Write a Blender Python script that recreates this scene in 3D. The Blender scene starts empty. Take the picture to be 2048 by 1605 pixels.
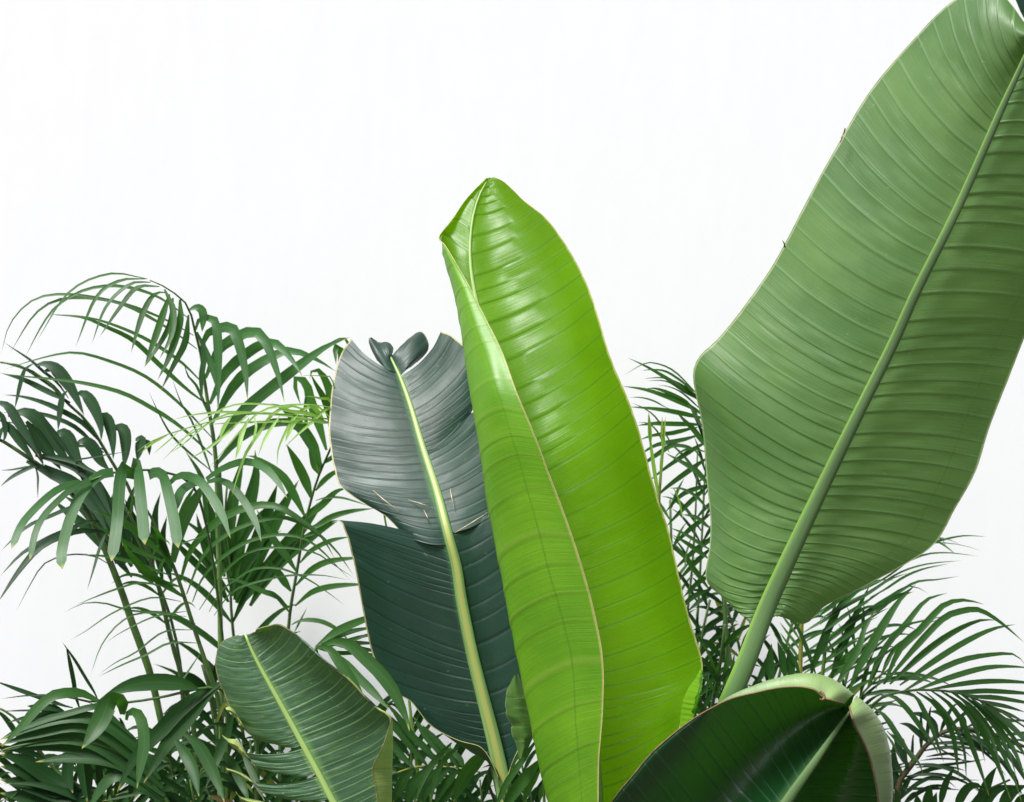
import bpy, math, random
import numpy as np
from mathutils import Vector

random.seed(7)
R = math.radians
SC = bpy.context.scene
COL = SC.collection

# ------------------------------------------------------------------ camera
CAMZ = 1.20
FOCAL, SENSOR = 45.0, 36.0
KX = SENSOR / FOCAL / 2048.0            # metres per pixel and metre of distance
cam_d = bpy.data.cameras.new('camera'); cam = bpy.data.objects.new('camera', cam_d)
COL.objects.link(cam)
cam.location = (0, 0, CAMZ); cam.rotation_euler = (R(90), 0, 0)
cam_d.lens = FOCAL; cam_d.sensor_width = SENSOR; cam_d.sensor_fit = 'HORIZONTAL'
cam_d.clip_start = 0.05; cam_d.clip_end = 500
cam_d.dof.use_dof = True; cam_d.dof.focus_distance = 1.88; cam_d.dof.aperture_fstop = 9.0
SC.camera = cam

# ------------------------------------------------------------------ sky, sun, exposure
SUN_EL, SUN_AZ = R(60), R(222)          # azimuth measured clockwise from +Y (the wall side)
w = bpy.data.worlds.new('World'); SC.world = w; w.use_nodes = True
nt = w.node_tree; nt.nodes.clear()
out = nt.nodes.new('ShaderNodeOutputWorld'); bg = nt.nodes.new('ShaderNodeBackground')
sky = nt.nodes.new('ShaderNodeTexSky'); sky.sky_type = 'NISHITA'; sky.sun_disc = False
sky.sun_elevation = SUN_EL; sky.sun_rotation = SUN_AZ
sky.air_density = 1.0; sky.dust_density = 3.0; sky.ozone_density = 1.0
hs = nt.nodes.new('ShaderNodeHueSaturation'); hs.inputs['Saturation'].default_value = 0.66
nt.links.new(sky.outputs[0], hs.inputs['Color']); nt.links.new(hs.outputs[0], bg.inputs[0])
bg.inputs[1].default_value = 0.07
nt.links.new(bg.outputs[0], out.inputs[0])
sd = bpy.data.lights.new('sun', 'SUN'); sd.energy = 3.6; sd.angle = R(20); sd.color = (1, .985, .972)
so = bpy.data.objects.new('sun', sd); COL.objects.link(so)
dirv = Vector((math.sin(SUN_AZ) * math.cos(SUN_EL), math.cos(SUN_AZ) * math.cos(SUN_EL), math.sin(SUN_EL)))
so.rotation_euler = dirv.to_track_quat('Z', 'Y').to_euler(); so.location = (0, 0, 5)
SC.view_settings.view_transform = 'Standard'; SC.view_settings.look = 'None'
SC.view_settings.exposure = 0.76; SC.view_settings.gamma = 1.0
SC.render.engine = 'CYCLES'
SC.cycles.max_bounces = 10; SC.cycles.diffuse_bounces = 5; SC.cycles.transmission_bounces = 8

# ------------------------------------------------------------------ helpers
def P(px, py, Y):
    return np.array([(px - 1024) * KX * Y, Y, CAMZ - (py - 802.5) * KX * Y])

Z = {'N': (0, 0, 1), 'A1': (0, 500, 2.9186), 'B2': (0, 1000, 2.653), 'C3': (0, 660, 5.689), 'C4': (340, 660, 5.689),
     'C5': (0, 900, 5.689), 'C6': (340, 900, 5.12), 'C7': (0, 1320, 5.626), 'C8': (200, 1320, 5.626),
     'D1': (1230, 690, 7.87), 'D2': (1260, 880, 5.689), 'D3': (1340, 1150, 5.12), 'D4': (1640, 1040, 5.015),
     'D5': (1680, 1290, 5.095), 'D6': (740, 1360, 5.389), 'D7': (560, 1180, 6.02),
     'z3': (400, 1200, 2.926), 'z4': (620, 620, 2.767), 'z5': (850, 320, 2.767), 'z6': (1000, 1000, 2.652),
     'z7': (1200, 1000, 2.415), 'z8': (1350, 0, 1.784)}
def zz(z, x, y):
    o = Z[z]; return (o[0] + x / o[2], o[1] + y / o[2])
def pts(z, s):
    return [zz(z, *map(float, q.split(','))) for q in s.split()]

def cr(ctrl, n):
    """Catmull-Rom through ctrl (k x d), n samples uniform in index."""
    c = np.asarray(ctrl, float); k = len(c)
    c = np.concatenate([(2 * c[0] - c[1])[None], c, (2 * c[-1] - c[-2])[None]])
    t = np.linspace(0, k - 1, n); i = np.minimum(t.astype(int), k - 2); f = (t - i)
    f = f.reshape((-1,) + (1,) * (c.ndim - 1))
    p0, p1, p2, p3 = c[i], c[i + 1], c[i + 2], c[i + 3]
    return .5 * ((2 * p1) + (-p0 + p2) * f + (2 * p0 - 5 * p1 + 4 * p2 - p3) * f ** 2 + (-p0 + 3 * p1 - 3 * p2 + p3) * f ** 3)
def crl(ctrl, n):
    """same, resampled by arc length"""
    a = cr(ctrl, n * 6); d = np.r_[0, np.cumsum(np.linalg.norm(np.diff(a, axis=0), axis=1))]
    t = np.linspace(0, d[-1], n)
    return np.stack([np.interp(t, d, a[:, j]) for j in range(a.shape[1])], 1)

def mesh_obj(name, V, F, mat, parent=None, uv=None, smooth=True):
    me = bpy.data.meshes.new(name)
    me.from_pydata([tuple(v) for v in V], [], F)
    if uv is not None:
        ul = me.uv_layers.new(name='UVMap')
        idx = np.empty(len(me.loops), dtype=np.int32); me.loops.foreach_get('vertex_index', idx)
        ul.data.foreach_set('uv', np.asarray(uv, dtype=np.float32)[idx].ravel())
    if smooth: me.polygons.foreach_set('use_smooth', [True] * len(me.polygons))
    me.materials.append(mat); me.update()
    o = bpy.data.objects.new(name, me); COL.objects.link(o)
    if parent is not None:
        o.parent = parent
        if parent.type == 'EMPTY': o.location = [-c for c in parent.location]
    return o

def thing(name, loc, label, cat, group=None):
    o = bpy.data.objects.new(name, None); o.location = loc; o.empty_display_size = .1; COL.objects.link(o)
    o['label'] = label; o['category'] = cat
    if group: o['group'] = group
    return o

def tube(name, path, rad, mat, parent, n=None, sides=10, flat=1.0, flatdir=None):
    path = np.asarray(path, float); n = n or len(path) * 5
    c = crl(path, n); r = np.interp(np.linspace(0, 1, n), np.linspace(0, 1, len(rad)), rad)
    T = np.gradient(c, axis=0); T /= np.linalg.norm(T, axis=1)[:, None] + 1e-9
    ref = np.array([0, -1, 0.15]) if flatdir is None else np.asarray(flatdir, float)
    V = []; UV = []; F = []
    for i in range(n):
        b = ref - T[i] * ref.dot(T[i]); b /= np.linalg.norm(b) + 1e-9; s = np.cross(T[i], b)
        for k in range(sides):
            a = 2 * math.pi * k / sides
            V.append(c[i] + r[i] * (math.cos(a) * s + flat * math.sin(a) * b)); UV.append((k / sides, i / n))
    for i in range(n - 1):
        for k in range(sides):
            k2 = (k + 1) % sides
            F.append((i * sides + k, i * sides + k2, (i + 1) * sides + k2, (i + 1) * sides + k))
    F.append(tuple(range(sides))[::-1]); F.append(tuple((n - 1) * sides + k for k in range(sides)))
    return mesh_obj(name, V, F, mat, parent, UV)

# ------------------------------------------------------------------ materials
class G:
    def __init__(s, name):
        s.m = bpy.data.materials.new(name); s.m.use_nodes = True; s.t = s.m.node_tree; s.t.nodes.clear()
        s.out = s.n('ShaderNodeOutputMaterial')
    def n(s, t, **k):
        o = s.t.nodes.new(t)
        for a, b in k.items(): setattr(o, a, b)
        return o
    def l(s, a, b): s.t.links.new(a, b)
    def put(s, sock, v):
        if hasattr(v, 'is_output'): s.l(v, sock)
        elif isinstance(v, (tuple, list)): sock.default_value = tuple(v) + ((1,) if len(v) == 3 and len(sock.default_value) == 4 else ())
        else: sock.default_value = v
    def math(s, op, a, b=0.0, c=None, clamp=False):
        o = s.n('ShaderNodeMath', operation=op, use_clamp=clamp); s.put(o.inputs[0], a); s.put(o.inputs[1], b)
        if c is not None: s.put(o.inputs[2], c)
        return o.outputs[0]
    def mix(s, f, a, b, blend='MIX'):
        o = s.n('ShaderNodeMix', data_type='RGBA', blend_type=blend)
        s.put(o.inputs[0], f); s.put(o.inputs[6], a); s.put(o.inputs[7], b); return o.outputs[2]
    def ramp(s, v, a, b, lo=0.0, hi=1.0):
        o = s.n('ShaderNodeMapRange', interpolation_type='SMOOTHSTEP'); s.put(o.inputs[0], v)
        s.put(o.inputs[1], a); s.put(o.inputs[2], b); s.put(o.inputs[3], lo); s.put(o.inputs[4], hi); return o.outputs[0]
    def noise(s, vec, scale, detail=2.0, rough=.5):
        o = s.n('ShaderNodeTexNoise'); s.put(o.inputs['Vector'], vec); s.put(o.inputs['Scale'], scale)
        s.put(o.inputs['Detail'], detail); s.put(o.inputs['Roughness'], rough); return o.outputs[0]
    def vec(s, x, y, z=0.0):
        o = s.n('ShaderNodeCombineXYZ'); s.put(o.inputs[0], x); s.put(o.inputs[1], y); s.put(o.inputs[2], z); return o.outputs[0]

def blade_mat(name, top, under, vein, vein_u, ttop=None, rough=.35, rough_u=.5, trans=.25, tcol=(.3, .5, .03), vs=.5, vsu=.4,
              streak=0.0, streak_col=(.2, .4, .08), spec=.5, coat=0.0, edge=(.35, .36, .12), bump=.35, dirt=.2, mid_tint=None,
              crease=None, cgate=-99., sheen_u=0.0, edge_w=.985, fa=.3):
    g = G(name)
    tc = g.n('ShaderNodeUVMap'); sp = g.n('ShaderNodeSeparateXYZ'); g.l(tc.outputs[0], sp.inputs[0])
    X, Y = sp.outputs[0], sp.outputs[1]
    oc = g.n('ShaderNodeTexCoord').outputs['Object']
    fx = g.math('FRACT', g.math('ADD', X, .5)); d = g.math('ABSOLUTE', g.math('SUBTRACT', fx, .5))
    line = g.ramp(d, .02, .07, 1, 0)
    fine = g.noise(g.vec(g.math('MULTIPLY', X, 11.0), g.math('MULTIPLY', Y, .9)), 1.0, 3, .6)
    fine2 = g.noise(g.vec(g.math('MULTIPLY', X, 38.0), g.math('MULTIPLY', Y, 3.0)), 1.0, 2, .6)
    cross = g.noise(g.vec(g.math('MULTIPLY', X, 2.0), g.math('MULTIPLY', Y, 130.0)), 1.0, 1, .5)
    big = g.noise(oc, 7.0, 4, .55); mid = g.noise(oc, 40.0, 3, .6)
    cell = g.noise(g.vec(g.math('FLOOR', g.math('ADD', X, 0.0)), 7.3), 1.7, 0)
    # upper side colour
    dark = g.mix(1.0, top, (.62, .66, .6), 'MULTIPLY'); lite = g.mix(1.0, top, (1.28, 1.22, 1.2), 'MULTIPLY')
    c = g.mix(g.ramp(big, .3, .7), dark, lite)
    c = g.mix(g.math('MULTIPLY', g.ramp(fine, .35, .7), fa), c, lite)
    c = g.mix(g.math('MULTIPLY', g.ramp(cell, .3, .7), .25), c, dark)
    if streak > 0:
        sn = g.noise(g.vec(g.math('MULTIPLY', X, 3.3), g.math('MULTIPLY', Y, 3.2)), 1.0, 3, .65)
        c = g.mix(g.math('MULTIPLY', g.ramp(sn, .53, .66), streak), c, streak_col)
    c = g.mix(g.math('MULTIPLY', line, vs), c, vein)
    if mid_tint:
        c = g.mix(g.ramp(Y, .0, .09, .75, 0), c, mid_tint)  # leaf's own tint beside the midrib
    # underside colour
    darku = g.mix(1.0, under, (.72, .74, .66), 'MULTIPLY'); liteu = g.mix(1.0, under, (1.28, 1.12, .95), 'MULTIPLY')
    u = g.mix(g.ramp(big, .3, .7), darku, liteu)
    u = g.mix(g.math('MULTIPLY', g.ramp(fine, .35, .7), fa), u, liteu)
    u = g.mix(g.math('MULTIPLY', g.ramp(cell, .3, .7), .35), u, darku)
    u = g.mix(g.math('MULTIPLY', line, vsu), u, vein_u)
    if crease:
        cd = g.math('ABSOLUTE', g.math('SUBTRACT', g.math('ADD', Y, g.math('MULTIPLY', g.math('SUBTRACT', big, .5), .03)), crease))
        gate = g.math('GREATER_THAN', X, cgate)
        u = g.mix(g.math('MULTIPLY', g.ramp(cd, .002, .008, .45, 0), gate), u, (.06, .14, .02))
    geo = g.n('ShaderNodeNewGeometry'); bf = geo.outputs['Backfacing']
    col = g.mix(bf, c, u)
    # wear: specks and brown scars, cream edge
    sc = g.math('MULTIPLY', g.ramp(g.noise(oc, 120.0, 2), .70, .76), dirt)
    col = g.mix(sc, col, (.45, .42, .25))
    e2 = g.math('ADD', Y, g.math('MULTIPLY', g.math('SUBTRACT', mid, .5), .012))
    col = g.mix(g.ramp(e2, edge_w, edge_w + .006, 0, .85), col, edge)
    b = g.n('ShaderNodeBsdfPrincipled'); g.l(col, b.inputs['Base Color'])
    rr = g.math('ADD', g.math('MULTIPLY', bf, rough_u - rough), g.math('ADD', rough, g.math('MULTIPLY', g.math('SUBTRACT', mid, .5), .16)))
    g.l(rr, b.inputs['Roughness']); b.inputs['IOR'].default_value = 1.5
    b.inputs['Specular IOR Level'].default_value = spec
    b.inputs['Coat Weight'].default_value = coat; b.inputs['Coat Roughness'].default_value = .30
    if sheen_u: b.inputs['Sheen Weight'].default_value = sheen_u; b.inputs['Sheen Roughness'].default_value = .4
    h = g.math('ADD', g.math('MULTIPLY', fine, .9), g.math('ADD', g.math('MULTIPLY', fine2, .35), g.math('MULTIPLY', cross, .25)))
    h = g.math('ADD', h, g.math('MULTIPLY', mid, .4))
    bp = g.n('ShaderNodeBump'); bp.inputs['Strength'].default_value = bump; bp.inputs['Distance'].default_value = .0012
    g.l(h, bp.inputs['Height']); g.l(bp.outputs[0], b.inputs['Normal'])
    tr = g.n('ShaderNodeBsdfTranslucent')
    tv = g.mix(g.math('MULTIPLY', line, .5), tcol, g.mix(1.0, tcol, (.6, .7, .5), 'MULTIPLY'))
    tv = g.mix(g.math('MULTIPLY', g.ramp(fine, .3, .7), .3), tv, g.mix(1.0, tcol, (.75, .8, .6), 'MULTIPLY'))
    g.l(tv, tr.inputs[0]); g.l(bp.outputs[0], tr.inputs['Normal'])
    ms = g.n('ShaderNodeMixShader'); ms.inputs[0].default_value = trans
    g.l(b.outputs[0], ms.inputs[1]); g.l(tr.outputs[0], ms.inputs[2]); g.l(ms.outputs[0], g.out.inputs[0])
    return g.m

def simple_mat(name, col, rough=.45, var=.25, scale=30, spec=.4, trans=0.0, stretch=False, col2=None, bump=.2, ph=.25):
    g = G(name); oc = g.n('ShaderNodeTexCoord').outputs['Object']
    uvn = g.n('ShaderNodeUVMap'); sp = g.n('ShaderNodeSeparateXYZ'); g.l(uvn.outputs[0], sp.inputs[0])
    a = g.noise(oc, scale, 4, .6)
    if stretch:
        a = g.noise(g.vec(g.math('MULTIPLY', sp.outputs[0], 26.0), g.math('MULTIPLY', sp.outputs[1], 9.0)), 1.0, 3, .6)
    lo = tuple(c * (1 - var) for c in col); hi = tuple(min(1, c * (1 + var)) for c in col)
    c = g.mix(g.ramp(a, .3, .7), lo, hi)
    if col2:
        # second colour runs along one side of the stalk
        sd_ = g.math('COSINE', g.math('MULTIPLY', g.math('SUBTRACT', sp.outputs[0], ph), 2 * math.pi))
        c = g.mix(g.ramp(g.math('ADD', sd_, g.math('MULTIPLY', g.math('SUBTRACT', a, .5), .15)), .80, .99), c, col2)
    b = g.n('ShaderNodeBsdfPrincipled'); g.l(c, b.inputs['Base Color']); b.inputs['Roughness'].default_value = rough
    b.inputs['Specular IOR Level'].default_value = spec
    bp = g.n('ShaderNodeBump'); bp.inputs['Strength'].default_value = bump; bp.inputs['Distance'].default_value = .001
    g.l(a, bp.inputs['Height']); g.l(bp.outputs[0], b.inputs['Normal'])
    g.l(b.outputs[0], g.out.inputs[0]); return g.m

def palm_mat(name, top, under, tcol, rough=.38, trans=.3, tip=(.35, .22, .06), spec=.5):
    g = G(name); uvn = g.n('ShaderNodeUVMap'); sp = g.n('ShaderNodeSeparateXYZ'); g.l(uvn.outputs[0], sp.inputs[0])
    U, V = sp.outputs[0], sp.outputs[1]
    oc = g.n('ShaderNodeTexCoord').outputs['Object']; oi = g.n('ShaderNodeObjectInfo').outputs['Random']
    st = g.noise(g.vec(g.math('MULTIPLY', U, 15.0), g.math('MULTIPLY', V, 1.6), g.math('MULTIPLY', oi, 40.0)), 1.0, 3, .7)
    big = g.noise(oc, 9.0, 3, .5)
    def tint(c):
        lo = tuple(x * .68 for x in c); hi = tuple(x * 1.35 for x in c)
        return g.mix(g.math('ADD', g.math('MULTIPLY', oi, .5), g.math('MULTIPLY', big, .5)), lo, hi)
    a = tint(top); u = tint(under)
    a = g.mix(g.ramp(st, .5, .68, 0, .6), a, tuple(min(1, x * 1.9) for x in top)); a = g.mix(g.ramp(st, .32, .48, .55, 0), a, tuple(x * .5 for x in top))
    rib = g.ramp(g.math('ABSOLUTE', g.math('SUBTRACT', U, .5)), .02, .07, .45, 0)
    a = g.mix(rib, a, tuple(min(1, x * 2.4) for x in top)); u = g.mix(rib, u, tuple(min(1, x * 1.7) for x in under))
    bf = g.n('ShaderNodeNewGeometry').outputs['Backfacing']
    c = g.mix(bf, a, u)
    tv = g.math('ADD', V, g.math('MULTIPLY', g.math('SUBTRACT', st, .5), .03))
    yel = g.ramp(tv, .93, .985, 0, .7); c = g.mix(yel, c, (.32, .36, .06)); c = g.mix(g.ramp(tv, .97, .99, 0, .9), c, tip)
    b = g.n('ShaderNodeBsdfPrincipled'); g.l(c, b.inputs['Base Color']); b.inputs['Roughness'].default_value = rough
    b.inputs['Specular IOR Level'].default_value = spec
    bp = g.n('ShaderNodeBump'); bp.inputs['Strength'].default_value = .3; bp.inputs['Distance'].default_value = .001
    g.l(st, bp.inputs['Height']); g.l(bp.outputs[0], b.inputs['Normal'])
    tr = g.n('ShaderNodeBsdfTranslucent'); g.put(tr.inputs[0], tcol)
    ms = g.n('ShaderNodeMixShader'); ms.inputs[0].default_value = trans
    g.l(b.outputs[0], ms.inputs[1]); g.l(tr.outputs[0], ms.inputs[2]); g.l(ms.outputs[0], g.out.inputs[0])
    return g.m

# leaf colours
M_bright = blade_mat('bright_leaf', (.085, .22, .004), (.19, .45, .022), (.035, .12, .003), (.28, .45, .05), rough=.38, rough_u=.44,
                     trans=.46, tcol=(.30, .68, .002), vs=.8, vsu=.6, fa=.2, coat=.22, spec=.55, edge=(.62, .55, .2), bump=.5, dirt=.05,
                     crease=.80)
M_right = blade_mat('pale_underside_leaf', (.10, .21, .05), (.104, .215, .080), (.06, .14, .03), (.23, .38, .18), rough=.35, rough_u=.40,
                    trans=.28, tcol=(.13, .28, .03), vs=.4, vsu=.55, edge=(.45, .5, .3), bump=.35, dirt=.2, spec=.5, crease=.80, cgate=76., fa=.15)
M_dark = blade_mat('blue_green_leaf', (.0105, .040, .029), (.05, .10, .05), (.003, .012, .010), (.12, .2, .1), rough=.5, rough_u=.5,
                   trans=.08, tcol=(.06, .2, .03), vs=.85, coat=.12, spec=.42, edge=(.55, .5, .28), bump=.28, dirt=.12,
                   mid_tint=(.10, .22, .08))
M_low = blade_mat('streaked_leaf', (.050, .115, .066), (.36, .50, .15), (.17, .31, .11), (.2, .3, .06), rough=.36, rough_u=.5,
                  trans=.2, tcol=(.14, .32, .03), vs=.7, streak=.6, streak_col=(.10, .22, .05), coat=.0, edge=(.42, .27, .16),
                  bump=.5, dirt=.5, mid_tint=(.22, .42, .12))
M_curl = blade_mat('dark_curled_leaf', (.003, .036, .010), (.20, .33, .13), (.045, .095, .065), (.12, .22, .06), rough=.32, rough_u=.5,
                   trans=.12, tcol=(.08, .32, .01), vs=.6, vsu=.25, coat=.5, spec=.5, edge=(.16, .11, .05), bump=.5, dirt=.03,
                   mid_tint=(.08, .18, .07), edge_w=.975)
M_rib_y = simple_mat('yellow_midrib', (.17, .30, .09), .42, .3, stretch=True, col2=(.34, .37, .10))
M_rib_g = simple_mat('green_midrib', (.115, .20, .075), .38, .12, stretch=True, col2=(.16, .29, .05), ph=.46)
M_rib_l = simple_mat('lime_midrib', (.30, .44, .13), .4, .12, stretch=True)
M_stalk = simple_mat('stalk', (.1, .17, .07), .45, .18, 40)
M_edge = simple_mat('cream_edge', (.42, .40, .16), .5, .2, 60)
M_edgeb = simple_mat('brown_edge', (.17, .105, .055), .6, .3, 60)
M_edgel = simple_mat('pale_green_edge', (.25, .36, .16), .5, .2, 60)
M_edgeg = simple_mat('olive_edge', (.17, .15, .06), .6, .4, 60)
M_dry = simple_mat('dry_brown', (.13, .05, .02), .7, .4, 80)
M_scar = simple_mat('scar', (.62, .50, .36), .7, .3, 90)
M_pg = palm_mat('palm_green', (.022, .074, .021), (.032, .090, .022), (.09, .34, .015), .42, .26, spec=.28)
M_pp = palm_mat('palm_painted_sheen', (.050, .145, .052), (.04, .115, .034), (.09, .30, .03), .42, .25, spec=.32)  # lighter copy of palm green; sheen from the sky painted into the colour
M_ps = palm_mat('palm_painted_shade', (.007, .030, .008), (.010, .040, .009), (.03, .14, .006), .45, .12, spec=.18)  # darkened palm copy; shade of the depths is painted into the leaflets
M_yel = palm_mat('palm_yellowing', (.10, .15, .025), (.11, .15, .03), (.30, .34, .04), .5, .3, spec=.2)
M_dead = palm_mat('palm_dry', (.14, .11, .05), (.14, .11, .05), (.22, .13, .05), .7, .2, spec=.1)
M_pb = palm_mat('palm_blue_green', (.017, .050, .024), (.024, .060, .026), (.04, .15, .015), .46, .16, spec=.22)
M_py = palm_mat('palm_young', (.16, .32, .05), (.20, .36, .07), (.30, .60, .04), .38, .4)
M_pk = palm_mat('palm_broad', (.013, .050, .015), (.020, .066, .015), (.05, .20, .010), .42, .18, spec=.24)
M_rach = simple_mat('palm_stalk', (.05, .11, .02), .45, .3, 40)
M_rachl = simple_mat('palm_stalk_light', (.11, .21, .05), .45, .25, 40)
M_rachy = simple_mat('palm_stalk_yellow', (.20, .22, .03), .45, .25, 40)
M_rachb = simple_mat('palm_sheath_brown', (.07, .065, .025), .6, .4, 30)

# ------------------------------------------------------------------ setting
def wall_material():
    g = G('white_plaster'); oc = g.n('ShaderNodeTexCoord').outputs['Object']
    mp = g.n('ShaderNodeMapping'); g.l(oc, mp.inputs[0]); mp.inputs['Rotation'].default_value = (0, R(-12), 0)
    mp.inputs['Scale'].default_value = (1, 1, .22)
    a = g.noise(mp.outputs[0], 22, 5, .62)
    mp2 = g.n('ShaderNodeMapping'); g.l(oc, mp2.inputs[0]); mp2.inputs['Rotation'].default_value = (0, R(25), 0)
    mp2.inputs['Scale'].default_value = (1, 1, .3)
    b2 = g.noise(mp2.outputs[0], 9, 4, .6); f = g.noise(oc, 220, 3, .6)
    c = g.mix(g.ramp(a, .35, .65), (.858, .862, .872), (.864, .868, .877))
    b = g.n('ShaderNodeBsdfPrincipled'); g.l(c, b.inputs['Base Color']); b.inputs['Roughness'].default_value = .75
    b.inputs['Specular IOR Level'].default_value = .2
    h = g.math('ADD', a, g.math('ADD', g.math('MULTIPLY', b2, 1.2), g.math('MULTIPLY', f, .12)))
    bp = g.n('ShaderNodeBump'); bp.inputs['Strength'].default_value = .16; bp.inputs['Distance'].default_value = .003
    g.l(h, bp.inputs['Height']); g.l(bp.outputs[0], b.inputs['Normal']); g.l(b.outputs[0], g.out.inputs[0]); return g.m
WALL_Y = 2.88
def box(name, x0, x1, y0, y1, z0, z1, mat):
    V = [(x, y, z) for x in (x0, x1) for y in (y0, y1) for z in (z0, z1)]
    F = [(0, 1, 3, 2), (4, 6, 7, 5), (0, 4, 5, 1), (2, 3, 7, 6), (0, 2, 6, 4), (1, 5, 7, 3)]
    return mesh_obj(name, V, F, mat, None, smooth=False)
wall = box('wall', -4.5, 4.5, WALL_Y, WALL_Y + .25, -.02, 4.2, wall_material())
wall['label'] = 'smooth white plastered wall filling the background behind all the plants'; wall['category'] = 'wall'
def ground_material():
    g = G('soil'); oc = g.n('ShaderNodeTexCoord').outputs['Object']
    a = g.noise(oc, 14, 6, .65)
    c = g.mix(g.ramp(a, .3, .7), (.035, .030, .024), (.075, .066, .052))
    b = g.n('ShaderNodeBsdfPrincipled'); g.l(c, b.inputs['Base Color']); b.inputs['Roughness'].default_value = .9
    bp = g.n('ShaderNodeBump'); bp.inputs['Strength'].default_value = .6; bp.inputs['Distance'].default_value = .02
    g.l(a, bp.inputs['Height']); g.l(bp.outputs[0], b.inputs['Normal']); g.l(b.outputs[0], g.out.inputs[0]); return g.m
gd = mesh_obj('ground', [(-200, -200, 0), (200, -200, 0), (200, 200, 0), (-200, 200, 0)], [(0, 1, 2, 3)], ground_material(), smooth=False)
gd['kind'] = 'structure'

# ------------------------------------------------------------------ broad leaf blades
def arc(M, E, sag=0., dm=0., qe=None):
    """4 point rib from midrib M to margin E (px,py,Y): sag in px across the chord (positive = below), dm depth bulge"""
    M = np.array(M, float); E = np.array(E, float); d = E[:2] - M[:2]; L = np.linalg.norm(d) + 1e-6
    n = np.array([-d[1], d[0]]) / L
    if n[1] < 0: n = -n
    r = []
    for t in (0, .3, .68, 1):
        p = M + (E - M) * t; b = 4 * t * (1 - t); sgn = min(1, L / 60)
        p[:2] += n * sag * b * sgn; p[2] += dm * b; r.append(tuple(p))
    return r

def lobe(ribs, nper=14, nv=22, x0=0.0, vpr=1.0, quilt=.0011, seed=0, flip=False, wav=.002, v0=0.0, saw=0, pucker=.0006, rim=0, kink=0):
    """ribs: list of equal-length lists of (px,py,Y).  returns V,F,UV grids (world)."""
    rng = np.random.RandomState(seed)
    g = np.array([[P(*q) for q in r] for r in ribs])                  # k x c x 3
    nu = (len(ribs) - 1) * nper + 1
    a = cr(g, nu)                                                     # nu x c x 3
    a = np.transpose(a, (1, 0, 2)); a = cr(a, nv); a = np.transpose(a, (1, 0, 2))   # nu x nv x 3
    # vein coordinate with uneven spacing
    t = np.linspace(0, len(ribs) - 1, nu)
    X = x0 + t * vpr + .22 * np.sin(t * 1.9 + seed) + .12 * np.sin(t * 4.7 + seed * 2.3)
    v = v0 + (1 - v0) * np.linspace(0, 1, nv)
    du = np.gradient(a, axis=0); dv = np.gradient(a, axis=1)
    N = np.cross(du, dv); N /= np.linalg.norm(N, axis=2)[:, :, None] + 1e-9
    if flip: N = -N
    sh = np.sin(np.pi * X) ** 2
    fr = X - np.floor(X); gv = np.clip(np.minimum(fr, 1 - fr) / .09, 0, 1); gv = gv * gv * (3 - 2 * gv)
    prof = gv * (.55 + .75 * (1 - fr)) if not saw else gv * (.35 + saw * (1 - fr))
    fade = np.clip(v / .06, 0, 1) * (1 - .75 * np.clip((v - .55) / .45, 0, 1))
    if rim: fade = fade * np.clip((1 - v) / rim, 0, 1) ** .8
    h = quilt * prof[:, None] * fade[None, :]
    ph = rng.rand(6) * 6.28
    tt = t[:, None] / max(1, len(ribs) - 1); vv = v[None, :]
    h = h + wav * np.sin(tt * 9 + ph[0] + vv * 3) * vv + wav * .6 * np.sin(tt * 23 + ph[1]) * vv ** 2
    h = h + wav * .35 * np.sin(tt * 47 + ph[2] + vv * 2) * vv ** 3
    ci = np.floor(X).astype(int) - int(np.floor(X[0])); pr = rng.rand(ci.max() + 2, 3) * 6.28
    pk = np.sin(v[None, :] * 9 + pr[ci, 0][:, None]) * .6 + np.sin(v[None, :] * 19 + pr[ci, 1][:, None]) * .4
    h = h + pucker * pk * (np.sin(np.pi * fr) ** 2)[:, None] * fade[None, :]
    h = h + pucker * .5 * (np.sin(pr[ci, 2]) * (fr - .5) * gv)[:, None] * fade[None, :] * 2
    if kink:
        vk = (.50 + .16 * np.sin(pr[ci, 1]) - .10 * np.clip((t / (len(ribs) - 1) - .35) / .3, 0, 1))[:, None] * np.clip(1.25 - (t / (len(ribs) - 1))[:, None] * 1.3, .02, 1)
        st = 1 - np.clip((v[None, :] - vk) / .07 + .5, 0, 1); st = st * st * (3 - 2 * st)
        h = h + kink * (fr - .5)[:, None] * (st * 1.0 - .45) * gv[:, None] * np.clip(v / .08, 0, 1)[None, :]
    if rim: h = h * np.clip((1 - v) / rim, 0, 1)[None, :]
    a = a + N * h[:, :, None]
    V = a.reshape(-1, 3); UV = np.stack([np.repeat(X[:, None], nv, 1), np.repeat(v[None, :], nu, 0)], 2).reshape(-1, 2)
    F = []
    for i in range(nu - 1):
        for j in range(nv - 1):
            q = (i * nv + j, (i + 1) * nv + j, (i + 1) * nv + j + 1, i * nv + j + 1)
            F.append(q[::-1] if flip else q)
    return V, F, UV, a[:, -1]

def blade(name, lobes, mat, parent, label=None):
    V = []; F = []; UV = []; off = 0; edges = []
    for L in lobes:
        v, f, uv, e = L
        V.append(v); UV.append(uv); F += [tuple(i + off for i in q) for q in f]; off += len(v); edges.append(e)
    o = mesh_obj(name, np.vstack(V), F, mat, parent, np.vstack(UV))
    if label: o['label'] = label
    return o, edges

BASE = (0.12, 1.98, 0.0)
plant = thing('bird_of_paradise_plant', BASE,
              'large bird of paradise plant in the middle and right with huge paddle shaped leaves', 'plant')

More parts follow.
